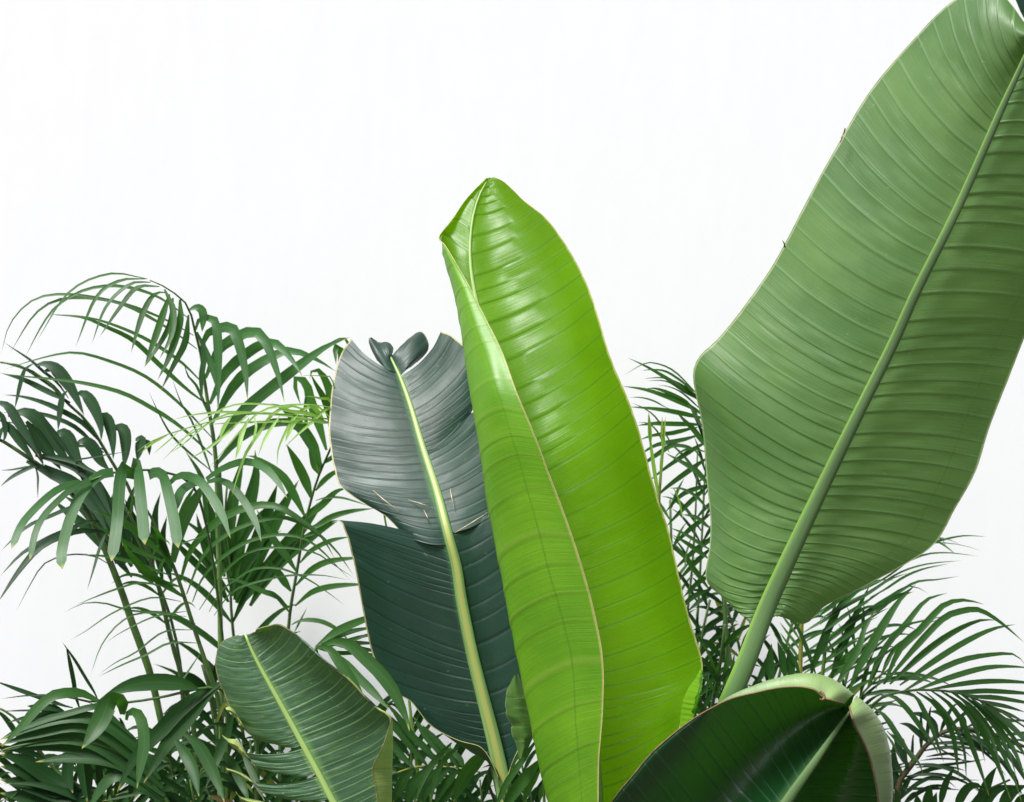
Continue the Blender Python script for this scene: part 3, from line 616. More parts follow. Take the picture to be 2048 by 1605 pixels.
class Frond:
    def __init__(s, pl, rach, rad, Y, mat=M_pg, rmat=M_rach, z='N', label=None):
        """rach: string of px points in zoom z; Y a list of depths (interpolated)"""
        p = pts(z, rach) if isinstance(rach, str) else rach
        ys = np.interp(np.linspace(0, 1, len(p)), np.linspace(0, 1, len(Y)), Y)
        s.c = np.array([P(a, b, y) for (a, b), y in zip(p, ys)])
        s.mat = mat; s.o = tube('frond', s.c, [r * KX * 2.3 for r in rad], rmat, pl, n=max(12, len(p) * 4), sides=7)
        if label: s.o['label'] = label
        s.cc = crl(s.c, 60); s.Ym = float(np.mean(Y)); s.n = 0
    def L(s, z, st, w, dy=None, mat=None, N=None, taper=None, Y=None, w0=.25, kl=None):
        p = pts(z, st); p0 = p[0]
        px = 1024 + s.cc[:, 0] / (KX * s.cc[:, 1]); py = 802.5 - (s.cc[:, 2] - CAMZ) / (KX * s.cc[:, 1])
        i = int(np.argmin((px - p0[0]) ** 2 + (py - p0[1]) ** 2))
        Yb = s.cc[i, 1] if Y is None else Y
        ln = sum(math.hypot(a[0] - b[0], a[1] - b[1]) for a, b in zip(p, p[1:])) * KX * 2.3
        if dy is None: dy = random.uniform(-.35, .1) * ln
        t = np.linspace(0, 1, len(p))
        c = np.array([P(a, b, Yb - .004 + dy * q ** 1.3) for (a, b), q in zip(p, t)])
        if N is None: N = (random.uniform(-.3, .3), -1, random.uniform(.25, .8))
        ribbon('leaflet', c, w * KX * Yb, mat or s.mat, s.o, N, taper if taper is not None else random.uniform(.35, .55), keel=random.uniform(.10, .2) if kl is None else kl, w0=w0)
        s.n += 1
    def many(s, z, rows, w, **k):
        for r in rows.strip().split('\n'):
            r = r.strip()
            if not r: continue
            a = r.split('|'); s.L(z, a[0].strip(), float(a[1]) if len(a) > 1 else w, **k)
    def auto(s, n, L, W, t0=.15, t1=1.0, ang=(60, 25), droop=.35, Nf=(0, -1, .3), side=(1, -1), mat=None, lift=.1, jit=.12, prof=(.7, 1, .5)):
        Nf = np.array(Nf, float); Nf /= np.linalg.norm(Nf)
        T_ = np.gradient(s.cc, axis=0); T_ /= np.linalg.norm(T_, axis=1)[:, None]
        for k in range(n):
            for sg in side:
                t = t0 + (t1 - t0) * (k + .5 + random.uniform(-.2, .2)) / n; i = min(59, int(t * 59))
                T = T_[i]; S = np.cross(T, Nf); S /= np.linalg.norm(S) + 1e-9
                a = R(np.interp(t, [0, 1], ang) + random.uniform(-7, 7))
                d = math.cos(a) * T + math.sin(a) * sg * S + Nf * (lift + random.uniform(-jit, jit)); d /= np.linalg.norm(d)
                ln = L * np.interp(t, [0, .45, 1], prof) * random.uniform(.88, 1.1); dr = droop * random.uniform(.7, 1.3)
                q = np.linspace(0, 1, 6)[:, None]
                c = s.cc[i] + ln * (q * d * (1 - .12 * q) + dr * q ** 2.2 * np.array([0, 0, -1]))
                rr_ = random.random(); mm_ = M_dead if rr_ < .004 else M_yel if rr_ < .018 else (mat or s.mat)
                ribbon('leaflet', c, W * np.interp(t, [0, .5, 1], (.85, 1, .7)) * random.uniform(.85, 1.1), mm_, s.o,
                       Nf + np.array([random.uniform(-.25, .25), 0, random.uniform(0, .4)]), random.uniform(.35, .55), keel=random.uniform(.12, .22))
                s.n += 1

palmA = thing('areca_palm', tuple(P(330, 2150, 2.45) * [1, 1, 0]), 'tall areca palm on the left whose highest frond arches over towards the left edge', 'palm', 'palms along the wall')
# frond with the highest arch
f = Frond(palmA, '400,2100 440,1605 440,1212 436,1076 434,978 430,900 416,808 408,754 401,705 392,672 379,620 360,596 329,574 300,561',
          [9, 8, 7.5, 7, 6.5, 6, 5.8, 5.5, 5, 4.5, 3.6, 2.4, 1.2], [2.45, 2.42, 2.4, 2.38, 2.34, 2.28], rmat=M_rachl)
f.many('A1', '''860,170 640,140 400,250 210,540 | 5
850,170 700,180 560,280 440,570 | 8
880,190 760,200 620,330 535,550 | 9
930,215 800,220 690,350 580,510 | 11
970,250 900,260 830,380 765,600 | 12
990,260 960,350 910,500 845,680 | 14
1010,280 990,440 900,600 840,690 | 13
1050,290 1050,420 990,620 920,760 | 17
1100,380 1080,540 1010,680 940,820 | 14
960,230 1010,350 1000,500 930,640 | 13
1100,400 950,290 800,230 640,210 480,240 330,330 240,450 140,640 | 7
1130,500 950,400 700,310 400,260 200,290 60,430 5,620 | 7
1150,580 1000,470 750,330 560,285 350,290 200,380 60,600 | 7
1185,780 1050,650 850,520 640,430 480,390 280,375 | 8
1210,900 1110,830 940,680 780,530 620,450 480,395 280,378 | 10
1240,1100 1050,900 850,740 640,650 440,600 250,630 20,700 | 7
1240,1200 1050,1030 880,920 700,830 440,770 150,740 0,720 | 9
1245,1300 1100,1180 1000,1080 930,960 870,830 | 5''', 8, dy=-.06)
f.many('A1', '''1105,350 1150,335 1185,370 1180,480 | 17
1140,470 1170,400 1250,410 1270,520 1275,800 1270,930 | 19
1170,600 1210,490 1320,450 1375,490 1430,700 1445,880 | 22
1200,750 1280,580 1450,480 1540,520 1620,720 1660,890 | 24
1225,900 1330,700 1540,545 1640,570 1730,680 1765,740 | 24
1240,1010 1400,750 1650,595 1780,610 1900,670 1960,710 | 24
1245,1150 1400,960 1600,790 1880,580 2043,510 | 25
1250,1270 1400,1100 1560,1020 1690,1010 1790,1100 1860,1300 | 20
1190,500 1190,640 1175,750 1180,880 | 12
1150,480 1220,640 1270,800 1275,930 | 13
1235,1000 1150,800 1100,740 1070,650 | 6
1250,1350 1180,1150 1120,1000 1060,900 1000,740 | 5''', 20, N=(-.1, -1, .35), mat=M_pp)
# dark drooping frond at the left edge
f = Frond(palmA, '420,2100 392,1500 345,1290 300,1110 262,985 232,938 213,906 176,846 134,806 88,758 40,732 0,725', [9, 8, 7, 6, 5.5, 5, 4.5, 4, 3.5, 3, 2], [2.5, 2.5, 2.48, 2.45], mat=M_pb)
f.many('C3', '''1150,1290 1000,1120 900,1030 740,940 500,830 250,760 30,740 | 11
800,830 700,780 500,680 250,560 0,490 | 12
760,820 640,680 480,560 300,450 130,400 0,370 | 9
1180,1400 1060,1290 860,1110 650,1010 430,950 200,930 0,950 | 9
420,400 520,385 650,450 770,600 870,780 960,980 | 24
500,480 600,440 700,540 800,700 860,800 | 22
860,740 930,715 1000,770 1090,920 1150,1120 1150,1270 | 24
1110,1000 1180,970 1240,1060 1280,1250 1290,1480 | 24
1270,1120 1360,1105 1420,1180 1430,1400 1400,1600 | 26
370,390 280,460 230,620 190,800 165,910 | 12
760,700 710,760 680,950 660,1150 | 16
1210,1380 1100,1330 900,1320 740,1270 400,1130 150,1060 0,1040 | 7
780,780 650,600 500,480 340,340 160,220 40,140 | 6
1540,1250 1600,1245 1590,1350 1560,1500 | 24
1640,1250 1690,1300 1700,1430 | 12''', 20, N=(-.35, -1, .5))
f = Frond(palmA, '400,2150 350,1605 320,1433 298,1340 264,1245 241,1177 210,1100 170,1015 110,955 55,915 0,880 -50,860', [6, 5.5, 5, 5, 5.5, 7, 8, 7, 6, 4.5, 3], [2.42, 2.42, 2.4, 2.38], mat=M_pb)
f.many('C3', '''90,980 250,930 400,990 520,1150 700,1400 850,1600 | 27
620,1200 700,1160 790,1250 880,1450 960,1600 | 26
870,1300 950,1260 1050,1330 1150,1500 1250,1600 | 24
-60,850 0,830 100,880 200,1040 330,1240 450,1450 | 20
0,1020 100,1100 250,1300 400,1500 | 18
180,1060 280,1180 400,1330 500,1550 | 22
300,1040 420,1200 560,1400 700,1600 | 24
480,970 600,1150 750,1350 900,1600 | 10
40,1100 0,1180 -20,1300 | 12
380,1540 300,1560 150,1590 0,1600 | 5
-40,900 40,1020 60,1200 20,1300 | 12''', 20, N=(-.35, -1, .5))
f.many('C5', '''300,130 600,280 850,420 1100,700 1250,1000 | 22
500,180 800,350 1050,560 1250,800 1330,1100 | 24
400,60 800,150 1050,330 1200,600 1300,820 | 24
700,120 1000,300 1200,560 1330,800 1400,1100 | 24
1250,900 1200,700 1080,480 950,300 850,100 | 22
1330,1300 1290,1100 1350,900 1470,700 | 24
1400,1300 1440,1150 1500,1000 | 26
400,180 430,300 430,430 430,560 | 5
500,170 350,200 150,300 0,420 | 9
430,60 650,90 850,140 1050,240 1200,300 | 9
640,130 750,120 900,110 1200,60 1450,20 | 4''', 20, N=(-.2, -1, .3), dy=-.03)
f.many('C5', '''1270,640 1000,625 800,660 560,760 300,880 0,1160 | 10
1260,820 1000,820 800,900 560,1000 250,1180 0,1440 | 12
1230,940 950,920 750,960 450,1110 200,1400 -40,1760 | 15
1320,1360 1100,1220 900,1190 750,1200 500,1300 330,1560 180,1850 | 3.5
1250,870 1200,960 1130,1130 1070,1340 990,1600 | 7''', 10, dy=-.12)
# front frond with hanging leaflets, sky sheen painted into their paler green
f = Frond(palmA, '440,2100 455,1605 450,1350 430,1150 405,1020 380,965 330,945 270,940 215,948 180,962', [8, 7, 6, 5, 4, 3.2, 2.8, 2.4, 2], [2.35, 2.3, 2.22, 2.12, 2.08], mat=M_pp)
f.many('C5', '''1290,255 1130,290 960,450 850,650 760,900 700,1180 710,1360 | 21
1020,350 850,420 680,560 500,750 400,950 340,1250 | 13
920,375 740,410 560,520 350,720 230,880 130,1130 | 15
1470,330 1465,215 1400,200 1360,400 1340,750 1310,1000 1268,1270 | 23
1555,300 1550,170 1565,150 1590,450 1620,750 1650,1080 | 23
1690,290 1760,258 1850,290 1920,520 1980,800 2030,1120 | 22''', 20, dy=-.10, taper=.9, N=(0, -1, .15), w0=.9, kl=.03)
f.many('C6', '''0,340 60,280 160,262 300,320 430,480 540,680 620,910 | 18
380,330 500,310 640,380 780,560 880,750 935,940 | 15
370,300 520,200 700,130 850,130 1000,210 1120,350 1200,500 | 15
330,330 200,360 100,450 60,640 | 18
30,1150 100,850 230,560 370,330 | 22''', 16, dy=-.10, taper=.66, N=(.1, -1, .3), w0=.5, kl=.04)
# frond F, slender arcs
f = Frond(palmA, '450,2100 450,1605 441,1430 426,1366 403,1301 381,1234 358,1162 334,1102 305,1040 285,1005 270,960', [8, 7, 6, 6, 5.5, 5, 4.5, 4, 3, 2], [2.34, 2.32, 2.3, 2.26])
f.many('C6', '''110,1340 200,1050 400,800 640,640 850,575 1000,565 1150,600 1400,760 1560,900 1690,1120 | 17
170,1480 300,1150 450,960 700,800 950,715 1130,690 1300,730 1500,850 1700,1030 1880,1290 | 10
230,1560 330,1320 500,1130 750,960 1000,880 1200,870 1380,910 1550,1030 1840,1330 | 8
300,1640 560,1250 800,1050 1050,1000 1280,1010 1500,1060 1680,1180 1910,1330 | 6
400,1660 520,1450 700,1310 850,1220 1000,1205 1150,1220 1400,1320 1600,1450 1800,1600 | 5
450,1700 640,1450 900,1350 1200,1290 1400,1280 1600,1290 1850,1340 | 5
40,1100 90,800 160,550 270,350 | 16
0,1200 60,1050 130,960 300,900 400,860 | 4
20,1250 -60,1000 -120,860 -200,760 | 14
-20,1100 -90,950 -180,880 -300,860 | 14''', 10, dy=-.05)
f.many('B2', '''1040,660 900,600 700,590 560,550 440,550 330,605 | 4
1050,760 900,760 780,820 640,880 520,940 | 5
1030,690 870,700 720,810 620,860 520,930 | 4
960,540 800,520 600,600 450,700 370,745 | 4
930,470 750,440 630,470 520,510 400,560 | 5
990,620 760,600 640,650 540,770 480,930 | 4
1000,590 820,620 650,700 560,760 | 4
900,400 700,330 560,300 430,290 | 8
880,330 760,280 620,200 480,120 | 10
1060,820 960,960 900,980 | 4
870,300 760,200 640,110 500,60 | 14
950,460 830,420 700,300 640,200 | 14
980,520 860,440 760,380 660,260 | 14''', 5, dy=-.08)
f = Frond(palmA, '385,2100 378,1605 362,1362 339,1271 320,1188 298,1113 270,1050 240,1000', [7, 6.5, 6, 5.5, 5, 4.5, 3.5, 3], [2.5, 2.48, 2.46])
f.auto(6, .2, .008, .75, 1, (60, 35), .5, (0, -1, .2))
f = Frond(palmA, [(420, 2150), (385, 1700), (368, 1400), (345, 1250), (300, 1130), (250, 1040), (190, 960)], [6, 5, 4.5, 4, 3.5, 3, 2], [2.5, 2.52, 2.54, 2.54], mat=M_ps)
f.many('C5', '''1420,1330 1250,1000 1080,760 880,560 700,420 | 24
1500,1330 1380,1100 1200,850 1050,600 950,400 | 24
1600,1400 1500,1100 1380,850 1250,600 1150,400 | 24
1700,1450 1600,1150 1500,900 1400,650 1350,450 | 22
1750,1500 1700,1200 1640,900 1600,650 1600,450 | 20
1400,1300 1150,1050 950,850 750,700 600,560 | 22
1700,1300 1600,1000 1500,760 1420,560 | 22
1850,1500 1800,1200 1760,950 1770,700 1830,480 | 18
1400,1250 1300,1000 1250,750 1280,500 | 20
1500,1250 1450,950 1470,650 1530,400 | 22
1950,1500 1880,1250 1850,1000 1900,750 | 16
1300,1100 1100,850 900,640 720,520 | 18
1500,1450 1340,1250 1180,1100 1000,960 | 14
1300,1250 1240,1100 1140,960 1060,830 | 18''', 20, N=(0, -1, .2), dy=.03, taper=.5)
# central slender frond behind the torn leaf
palmB = thing('areca_palm', tuple(P(600, 2100, 2.6) * [1, 1, 0]), 'slender areca palm behind the dark torn leaf with a V-ribbed upright stem against the wall', 'palm', 'palms along the wall')
f = Frond(palmB, '600,2100 560,1605 575,1290 582,1212 592,1154 600,1105 606,1066 621,1005 637,953 660,900 690,830 720,770', [7, 6.5, 6, 5.5, 5, 4.5, 4, 3.5, 3, 2.4, 1.8], [2.62, 2.6, 2.58, 2.5])
f.many('C4', '''1720,1560 1640,1350 1540,1180 1430,1040 1300,900 1150,840 | 24
1780,1370 1700,1100 1600,800 1560,640 1480,545 1425,560 1430,680 1490,860 | 20
1850,1300 1830,780 1780,600 1700,470 1620,460 1590,560 | 20
1950,900 1960,500 1960,300 1930,200 1880,200 1890,400 | 20
2000,700 2040,350 2040,200 1990,100 1900,110 1800,160 | 8
1560,1200 1540,900 1545,760 1550,700 | 8
1890,1200 1830,1000 1760,800 1650,600 1600,500 | 16''', 18, N=(-.3, -1, .4))
f.many('C6', '''1450,500 1380,300 1280,100 1190,-60 | 20
1530,250 1480,120 1420,0 | 20
1380,680 1280,480 1150,270 900,90 780,60 | 18
1290,1240 1200,1100 1050,900 880,600 | 16
1240,1450 1100,1250 1000,1130 | 16
1200,1600 1080,1500 930,1440 700,1340 500,1310 | 11
1490,420 1580,310 1690,230 1800,200 | 11
1490,520 1600,490 1750,490 1900,530 2048,580 | 5
1400,700 1560,560 1700,430 1820,390 | 15
1370,800 1480,790 1650,690 1850,630 2100,600 | 13
1360,900 1480,840 1650,740 1730,720 | 10
1330,1160 1450,1030 1650,930 1850,890 | 10
1290,1390 1420,1250 1600,1150 1870,1110 2000,1110 | 13
1280,1600 1450,1460 1650,1400 1930,1380 2048,1400 | 12
1560,150 1700,50 1800,0 | 9''', 12, N=(.3, -1, .4))
f.many('D7', '''140,420 250,370 400,365 550,400 720,500 850,640 | 10
170,520 240,380 330,210 | 4
110,270 0,120 -100,30 -200,0 | 9''', 9)
# broad dark fan behind, centre left
f = Frond(palmB, '560,2100 500,1605 470,1300 462,1213 461,1134 457,1085 450,1037 455,960', [7, 6.5, 6, 5, 4, 3, 2.5], [2.72, 2.7, 2.66], mat=M_pk)
f.many('C6', '''620,1300 600,900 650,500 720,200 760,50 | 24
640,1500 700,1000 800,600 880,250 870,0 | 28
660,1540 850,1050 1000,650 1100,350 | 28
680,1570 950,1000 1150,600 1320,310 | 28
720,1590 1050,1150 1300,850 1500,600 1650,480 | 28
820,1600 1000,1300 1200,1080 1500,850 1720,730 | 24
560,1300 480,1000 440,700 380,500 | 20
600,1560 450,1250 330,900 270,650 | 16
600,1560 400,1300 200,1100 0,880 | 15
560,1000 520,700 500,400 520,150 | 16
610,1400 560,1100 400,700 330,300 150,0 | 14''', 22, N=(0, -1, .1), taper=.6)
f.auto(10, .34, .016, .3, .9, (50, 30), .25, (0, -1, .1))
f = Frond(palmB, '520,2100 470,1700 440,1500 420,1380 405,1330', [8, 8, 12, 10, 4], [2.62, 2.6], mat=M_pk)
f.auto(10, .34, .020, .3, .95, (35, 25), .45, (0.2, -1, .2), mat=M_ps)

# young light green frond
palmY = thing('areca_palm', tuple(P(760, 2100, 2.3) * [1, 1, 0]), 'young palm with one thin yellow-green frond reaching left from behind the dark torn leaf', 'palm', 'palms along the wall')
f = Frond(palmY, [(900, 2100), (830, 1500), (780, 1100), (740, 920)] + pts('C4', '1950,1070 1800,1020 1300,960 800,960 400,1060 0,1180') + pts('C3', '1720,1270 1560,1385'),
          [5, 5, 4.5, 4, 3, 2.4, 2, 1.8, 1.5, 1.2, .8], [2.30, 2.3, 2.26, 2.2, 2.16, 2.12, 2.08], mat=M_py, rmat=M_py)
f.many('C4', '''1800,1060 1500,1000 1200,960 800,940 500,940 200,980 0,1040 | 6
1820,880 1700,860 1500,850 1250,870 1050,920 900,1040 760,1200 600,1390 420,1600 | 5
1600,1000 1500,890 1380,870 1200,930 1080,1070 980,1230 880,1370 790,1600 700,1900 | 7
1820,1000 1700,880 1600,870 1450,950 1360,1080 1280,1240 1230,1370 1220,1560 | 7
1840,1020 1820,890 1700,960 1620,1050 1500,1150 1300,1340 | 7
1900,1000 1820,800 1700,780 1620,760 1520,760 | 6
1500,990 1300,880 1100,850 850,840 640,880 450,980 250,1100 0,1200 | 4
1200,960 900,960 700,950 550,1000 380,1100 180,1220 0,1330 | 4
1560,1020 1430,1040 1350,1180 1310,1280 | 9
1250,980 1180,1080 1080,1240 1000,1440 | 7
960,980 980,1100 960,1200 930,1300 | 5
900,970 740,1090 600,1220 400,1370 200,1480 | 6
1750,1030 1600,960 1400,930 1200,900 | 8
1750,1020 1650,900 1550,860 | 10
1700,1040 1500,1060 1300,1040 1000,1050 700,1060 400,1080 | 5
1820,1060 1700,1040 1560,1030 | 10
900,1000 820,1180 780,1350 740,1480 | 10
700,980 620,1100 560,1250 | 8
600,990 450,1060 300,1180 100,1340 0,1400 | 3
400,1060 250,1150 100,1300 -100,1500 | 3
1900,1060 1850,580 1700,525 1450,520 | 3
100,1150 0,1250 -200,1420 | 3
-30,1200 -200,1290 -330,1400 | 6''', 5, dy=-.05, N=(0, -1, .4))

# broad leaflets, bottom left
palmC = thing('palm', tuple(P(300, 2100, 2.1) * [1, 1, 0]), 'low palm at the bottom left with wide hanging leaflets in front of the others', 'palm')
f = Frond(palmC, [(560, 2100), (520, 1700)] + pts('C8', '1750,900 1500,500 1360,330 1100,330 700,420 300,480 0,470') + pts('C7', '1000,470 700,400'), [6, 6, 5, 4.5, 4, 3.5, 3, 2.6, 2.2, 1.4], [2.12, 2.1, 2.05, 2.0, 1.98], mat=M_pk)
f.many('C7', '''1140,480 1000,410 900,370 780,370 600,400 420,540 250,740 20,980 | 21
1375,620 1375,500 1350,480 1230,480 1130,680 1030,850 920,1000 | 38
1420,680 1440,600 1530,590 1600,720 1620,950 1580,1200 1540,1450 | 23''', 20, dy=-.06, N=(0, -1, .5), taper=.62, mat=M_pg)
f.many('C8', '''1100,330 900,270 600,250 300,300 0,440 | 33
1360,260 1150,380 900,560 700,780 480,1000 300,1250 195,1490 | 31
1360,270 1150,450 950,700 750,950 600,1200 490,1390 | 32
840,900 950,1050 1050,1250 1115,1540 | 23
950,830 1100,960 1230,1180 1330,1400 1400,1604 | 25
1500,600 1420,850 1330,1080 1250,1280 1185,1450 | 19
1350,1000 1500,1200 1620,1450 1680,1604 | 20
1600,1050 1700,1250 1850,1590 | 14''', 20, dy=-.05, N=(0, -1, .35), taper=.5)
f = Frond(palmC, [(430, 2100)] + pts('C7', '1950,1900 1850,1560 1500,1150 1100,950 700,900 300,950 0,1030 -300,1200'), [7, 7, 6, 5, 4, 3, 2.5, 2, 1.5], [2.16, 2.16, 2.14, 2.1], mat=M_pk)
f.many('C7', '''1800,1350 1500,950 1150,700 850,640 500,700 0,900 | 25
1830,1450 1450,1030 1100,800 800,740 400,830 0,960 | 27
1850,1530 1400,1150 1050,930 700,870 300,930 0,1030 | 29
1850,1600 1300,1200 900,1000 500,960 150,1010 0,1050 | 26
1500,870 1200,600 1080,520 850,580 500,680 200,800 0,900 | 14
1850,1580 1500,1250 1200,1130 800,1100 400,1150 | 24
1880,1650 1600,1400 1300,1300 1100,1500 1000,1700 | 24
1900,1700 1650,1500 1450,1530 1150,1590 | 6''', 24, N=(0, -1, .8), dy=-.03, taper=.7)
f.many('C7', '''1300,1100 1250,1300 1200,1604 | 15
1100,1050 1120,1300 1150,1604 | 16
950,1040 1000,1300 1000,1604 | 16
1450,1150 1480,1350 1450,1604 | 16
1700,1400 1750,1500 1650,1650 | 15''', 15, N=(0, -1, .8), dy=.05, taper=.5, mat=M_ps)
palmD = thing('palm', tuple(P(120, 2100, 2.3) * [1, 1, 0]), 'dark palm in the bottom left corner behind the wide hanging leaflets', 'palm')
f = Frond(palmD, [(330, 2100)] + pts('C7', '1300,1750 1000,1500 700,1300 520,1120 420,980 300,800 100,600 -100,520'), [7, 7, 7, 6, 5, 4, 3, 2], [2.3, 2.3, 2.28], mat=M_ps, rmat=M_rach)
f.many('C7', '''900,1450 600,1350 300,1150 0,1060 | 30
900,1480 600,1450 300,1250 0,1200 | 34
1000,1500 700,1520 350,1400 0,1350 | 34
1050,1560 700,1650 350,1550 0,1500 | 34
520,1120 350,1050 150,1000 0,960 | 12
600,1180 760,1100 760,1300 820,1500 | 24
700,1250 900,1080 940,1300 980,1600 | 24
820,540 700,510 300,370 0,260 -60,240 | 9
1080,510 1000,480 700,410 350,400 0,440 | 4
700,570 500,570 300,570 0,580 | 4
720,580 600,540 450,530 300,520 | 14
900,560 850,400 830,250 780,0 740,-160 | 9
1090,480 1080,400 960,200 840,0 700,-200 | 6
500,700 400,660 300,650 100,700 | 8
700,600 500,620 300,760 0,900 | 20
900,640 800,620 600,680 300,760 | 20''', 16, N=(0, -1, .6), dy=-.02, taper=.6)
f.auto(14, .30, .016, .1, .6, (60, 40), .3, (0, -1, .5), mat=M_ps)
for k, (x, y, x2, y2, Yd, L_) in enumerate(((60, 1700, 40, 1470, 2.6, .3), (200, 1700, 260, 1480, 2.66, .3), (350, 1700, 380, 1450, 2.7, .3), (0, 1750, -60, 1520, 2.5, .3))):
    f = Frond(palmD, [(330, 2150), (x, y), (x2, y2)], [6, 4, 2], [2.4, Yd, Yd], mat=M_pk)
    f.auto(16, L_, .018, .3, 1, (65, 28), .4, (random.uniform(-.3, .3), -1, .2), mat=M_ps)
palmF = thing('palm', tuple(P(420, 2200, 2.3) * [1, 1, 0]), 'dark low palm filling the shade between the wide leaflets and the streaked leaf', 'palm')
for k, (x, y, x2, y2, Yd) in enumerate(((380, 1800, 330, 1470, 2.32), (460, 1800, 430, 1440, 2.36), (520, 1850, 500, 1480, 2.3), (300, 1850, 200, 1530, 2.4), (420, 1850, 380, 1560, 2.2),
                                        (560, 1850, 560, 1500, 2.4), (240, 1850, 120, 1560, 2.35), (640, 1850, 700, 1500, 2.3))):
    f = Frond(palmF, [(420, 2200), (x, y), ((x + x2) / 2 + 8, (y + y2) / 2), (x2, y2)], [6, 5, 4, 2], [2.3, Yd, Yd, Yd - .03], mat=M_pk)
    f.auto(15, .27, .014, .35, 1, (65, 28), .45, (random.uniform(-.4, .4), -1, .3), mat=M_ps if k % 3 else M_pk)

# fan and low palm between the streaked leaf and the torn leaf
palmG = thing('palm', tuple(P(700, 2200, 2.05) * [1, 1, 0]), 'palm between the streaked and the torn leaf, broad leaflets lying over the streaked one', 'palm')
f = Frond(palmG, [(760, 2200), (740, 1800), (700, 1560), (660, 1400)] + pts('D7', '480,900 430,700'), [6, 6, 5, 4, 3, 2.5], [2.1, 2.1, 2.05, 1.99, 1.97], mat=M_pg)
f.many('D7', '''430,690 650,520 850,420 1100,330 1300,300 | 18
480,690 700,560 900,490 1140,450 | 12
540,660 800,640 1000,640 1250,650 | 11
560,640 850,690 1050,720 1300,760 | 12
850,630 980,570 1140,500 | 7
500,700 800,620 1000,560 1180,540 | 10
430,700 700,760 1000,760 1300,830 | 9''', 10, N=(0, -1, .5), dy=.10)
f.many('D7', '''440,700 500,680 600,720 700,850 850,1080 980,1350 1060,1620 | 21
600,740 760,860 950,1060 1150,1260 1320,1450 | 17
500,670 650,620 850,670 1030,830 1220,1020 1400,1280 1540,1600 1560,1700 | 26''', 20, dy=-.05, N=(.1, -1, .2), taper=.6)
f = Frond(palmG, [(900, 2200), (700, 1800), (760, 1580)] + pts('D6', '240,1030 450,950 620,930 850,940 1020,960 1200,1000'), [5, 4, 3.2, 2.6, 2.4, 2.2, 2, 1.6], [2.3, 2.3, 2.26, 2.24], mat=M_pk, rmat=M_rachy)
f.many('D6', '''620,930 450,720 300,540 130,370 0,230 | 16
760,930 600,740 450,600 250,330 150,250 | 14
470,940 350,830 250,700 100,500 | 14
850,940 740,760 600,600 470,400 | 14
950,950 850,800 700,640 560,480 | 12
1020,960 950,830 800,720 | 12
300,1000 200,950 100,900 0,860 | 14
470,960 380,1050 300,1200 250,1320 | 20
620,950 520,1060 430,1200 400,1350 | 20
740,950 640,1060 560,1200 520,1350 | 18
850,960 700,1100 600,1220 560,1350 | 18
950,970 850,1080 760,1200 700,1350 | 18
1050,980 960,1100 860,1200 800,1350 | 18''', 16, N=(0, -1, .3), dy=.02, taper=.6)
f = Frond(palmG, [(980, 2200), (1020, 1900), (1000, 1650), (975, 1560)] + pts('D6', '1330,850 1200,760 960,680'), [6, 6, 5, 4, 3, 2], [2.2, 2.16, 2.12, 2.1], mat=M_pg)
f.many('D6', '''880,680 760,800 640,950 560,1100 490,1320 | 12
960,710 830,830 740,960 690,1120 660,1320 | 11
1290,760 1130,900 1000,1080 900,1320 | 28''', 12, N=(0, -1, .3), taper=.6)
f = Frond(palmG, [(1120, 2300), (1100, 1900), (1090, 1650), (1085, 1520), (1080, 1450)], [6, 6, 5, 3, 2], [2.0, 1.99, 1.98], mat=M_pg)
f.many('D6', '''1800,640 1620,900 1480,1100 1380,1320 1340,1450 | 13
1840,860 1680,1050 1560,1200 1470,1340 1420,1450 | 24
1890,1090 1840,1200 1830,1330 | 8
1780,560 1650,720 1560,880 1500,1000 | 8
1830,980 1720,1150 1650,1330 | 14''', 12, N=(0, -1, .3), dy=.02, taper=.6)
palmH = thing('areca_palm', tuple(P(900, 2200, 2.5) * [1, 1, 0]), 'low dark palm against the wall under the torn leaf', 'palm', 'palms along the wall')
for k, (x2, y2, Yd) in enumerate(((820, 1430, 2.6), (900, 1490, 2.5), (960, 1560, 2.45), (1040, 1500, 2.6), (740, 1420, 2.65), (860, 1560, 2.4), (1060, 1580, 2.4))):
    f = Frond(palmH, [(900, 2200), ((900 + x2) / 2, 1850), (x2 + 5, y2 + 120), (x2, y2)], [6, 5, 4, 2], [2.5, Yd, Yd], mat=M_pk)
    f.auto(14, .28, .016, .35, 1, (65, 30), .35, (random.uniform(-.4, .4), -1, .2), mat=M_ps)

palmM = thing('areca_palm', tuple(P(560, 2300, 2.74) * [1, 1, 0]), 'near-black low palm added to paint deep shade against the wall behind the streaked leaf', 'palm', 'palms along the wall')  # added fronds whose near-black green paints the shade between lower leaves
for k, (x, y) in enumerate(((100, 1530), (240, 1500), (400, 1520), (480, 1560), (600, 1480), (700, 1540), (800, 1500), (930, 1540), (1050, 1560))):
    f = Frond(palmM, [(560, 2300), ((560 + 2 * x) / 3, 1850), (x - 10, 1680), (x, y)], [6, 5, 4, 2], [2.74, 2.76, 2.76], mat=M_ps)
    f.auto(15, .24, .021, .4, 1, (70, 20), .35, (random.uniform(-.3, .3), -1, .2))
palmN = thing('areca_palm', tuple(P(1500, 2300, 2.74) * [1, 1, 0]), 'low palm added with painted dark depth against the wall behind the tall leaf stalk', 'palm', 'palms along the wall')  # added to blacken the gaps; the shade sits in the leaflet colour
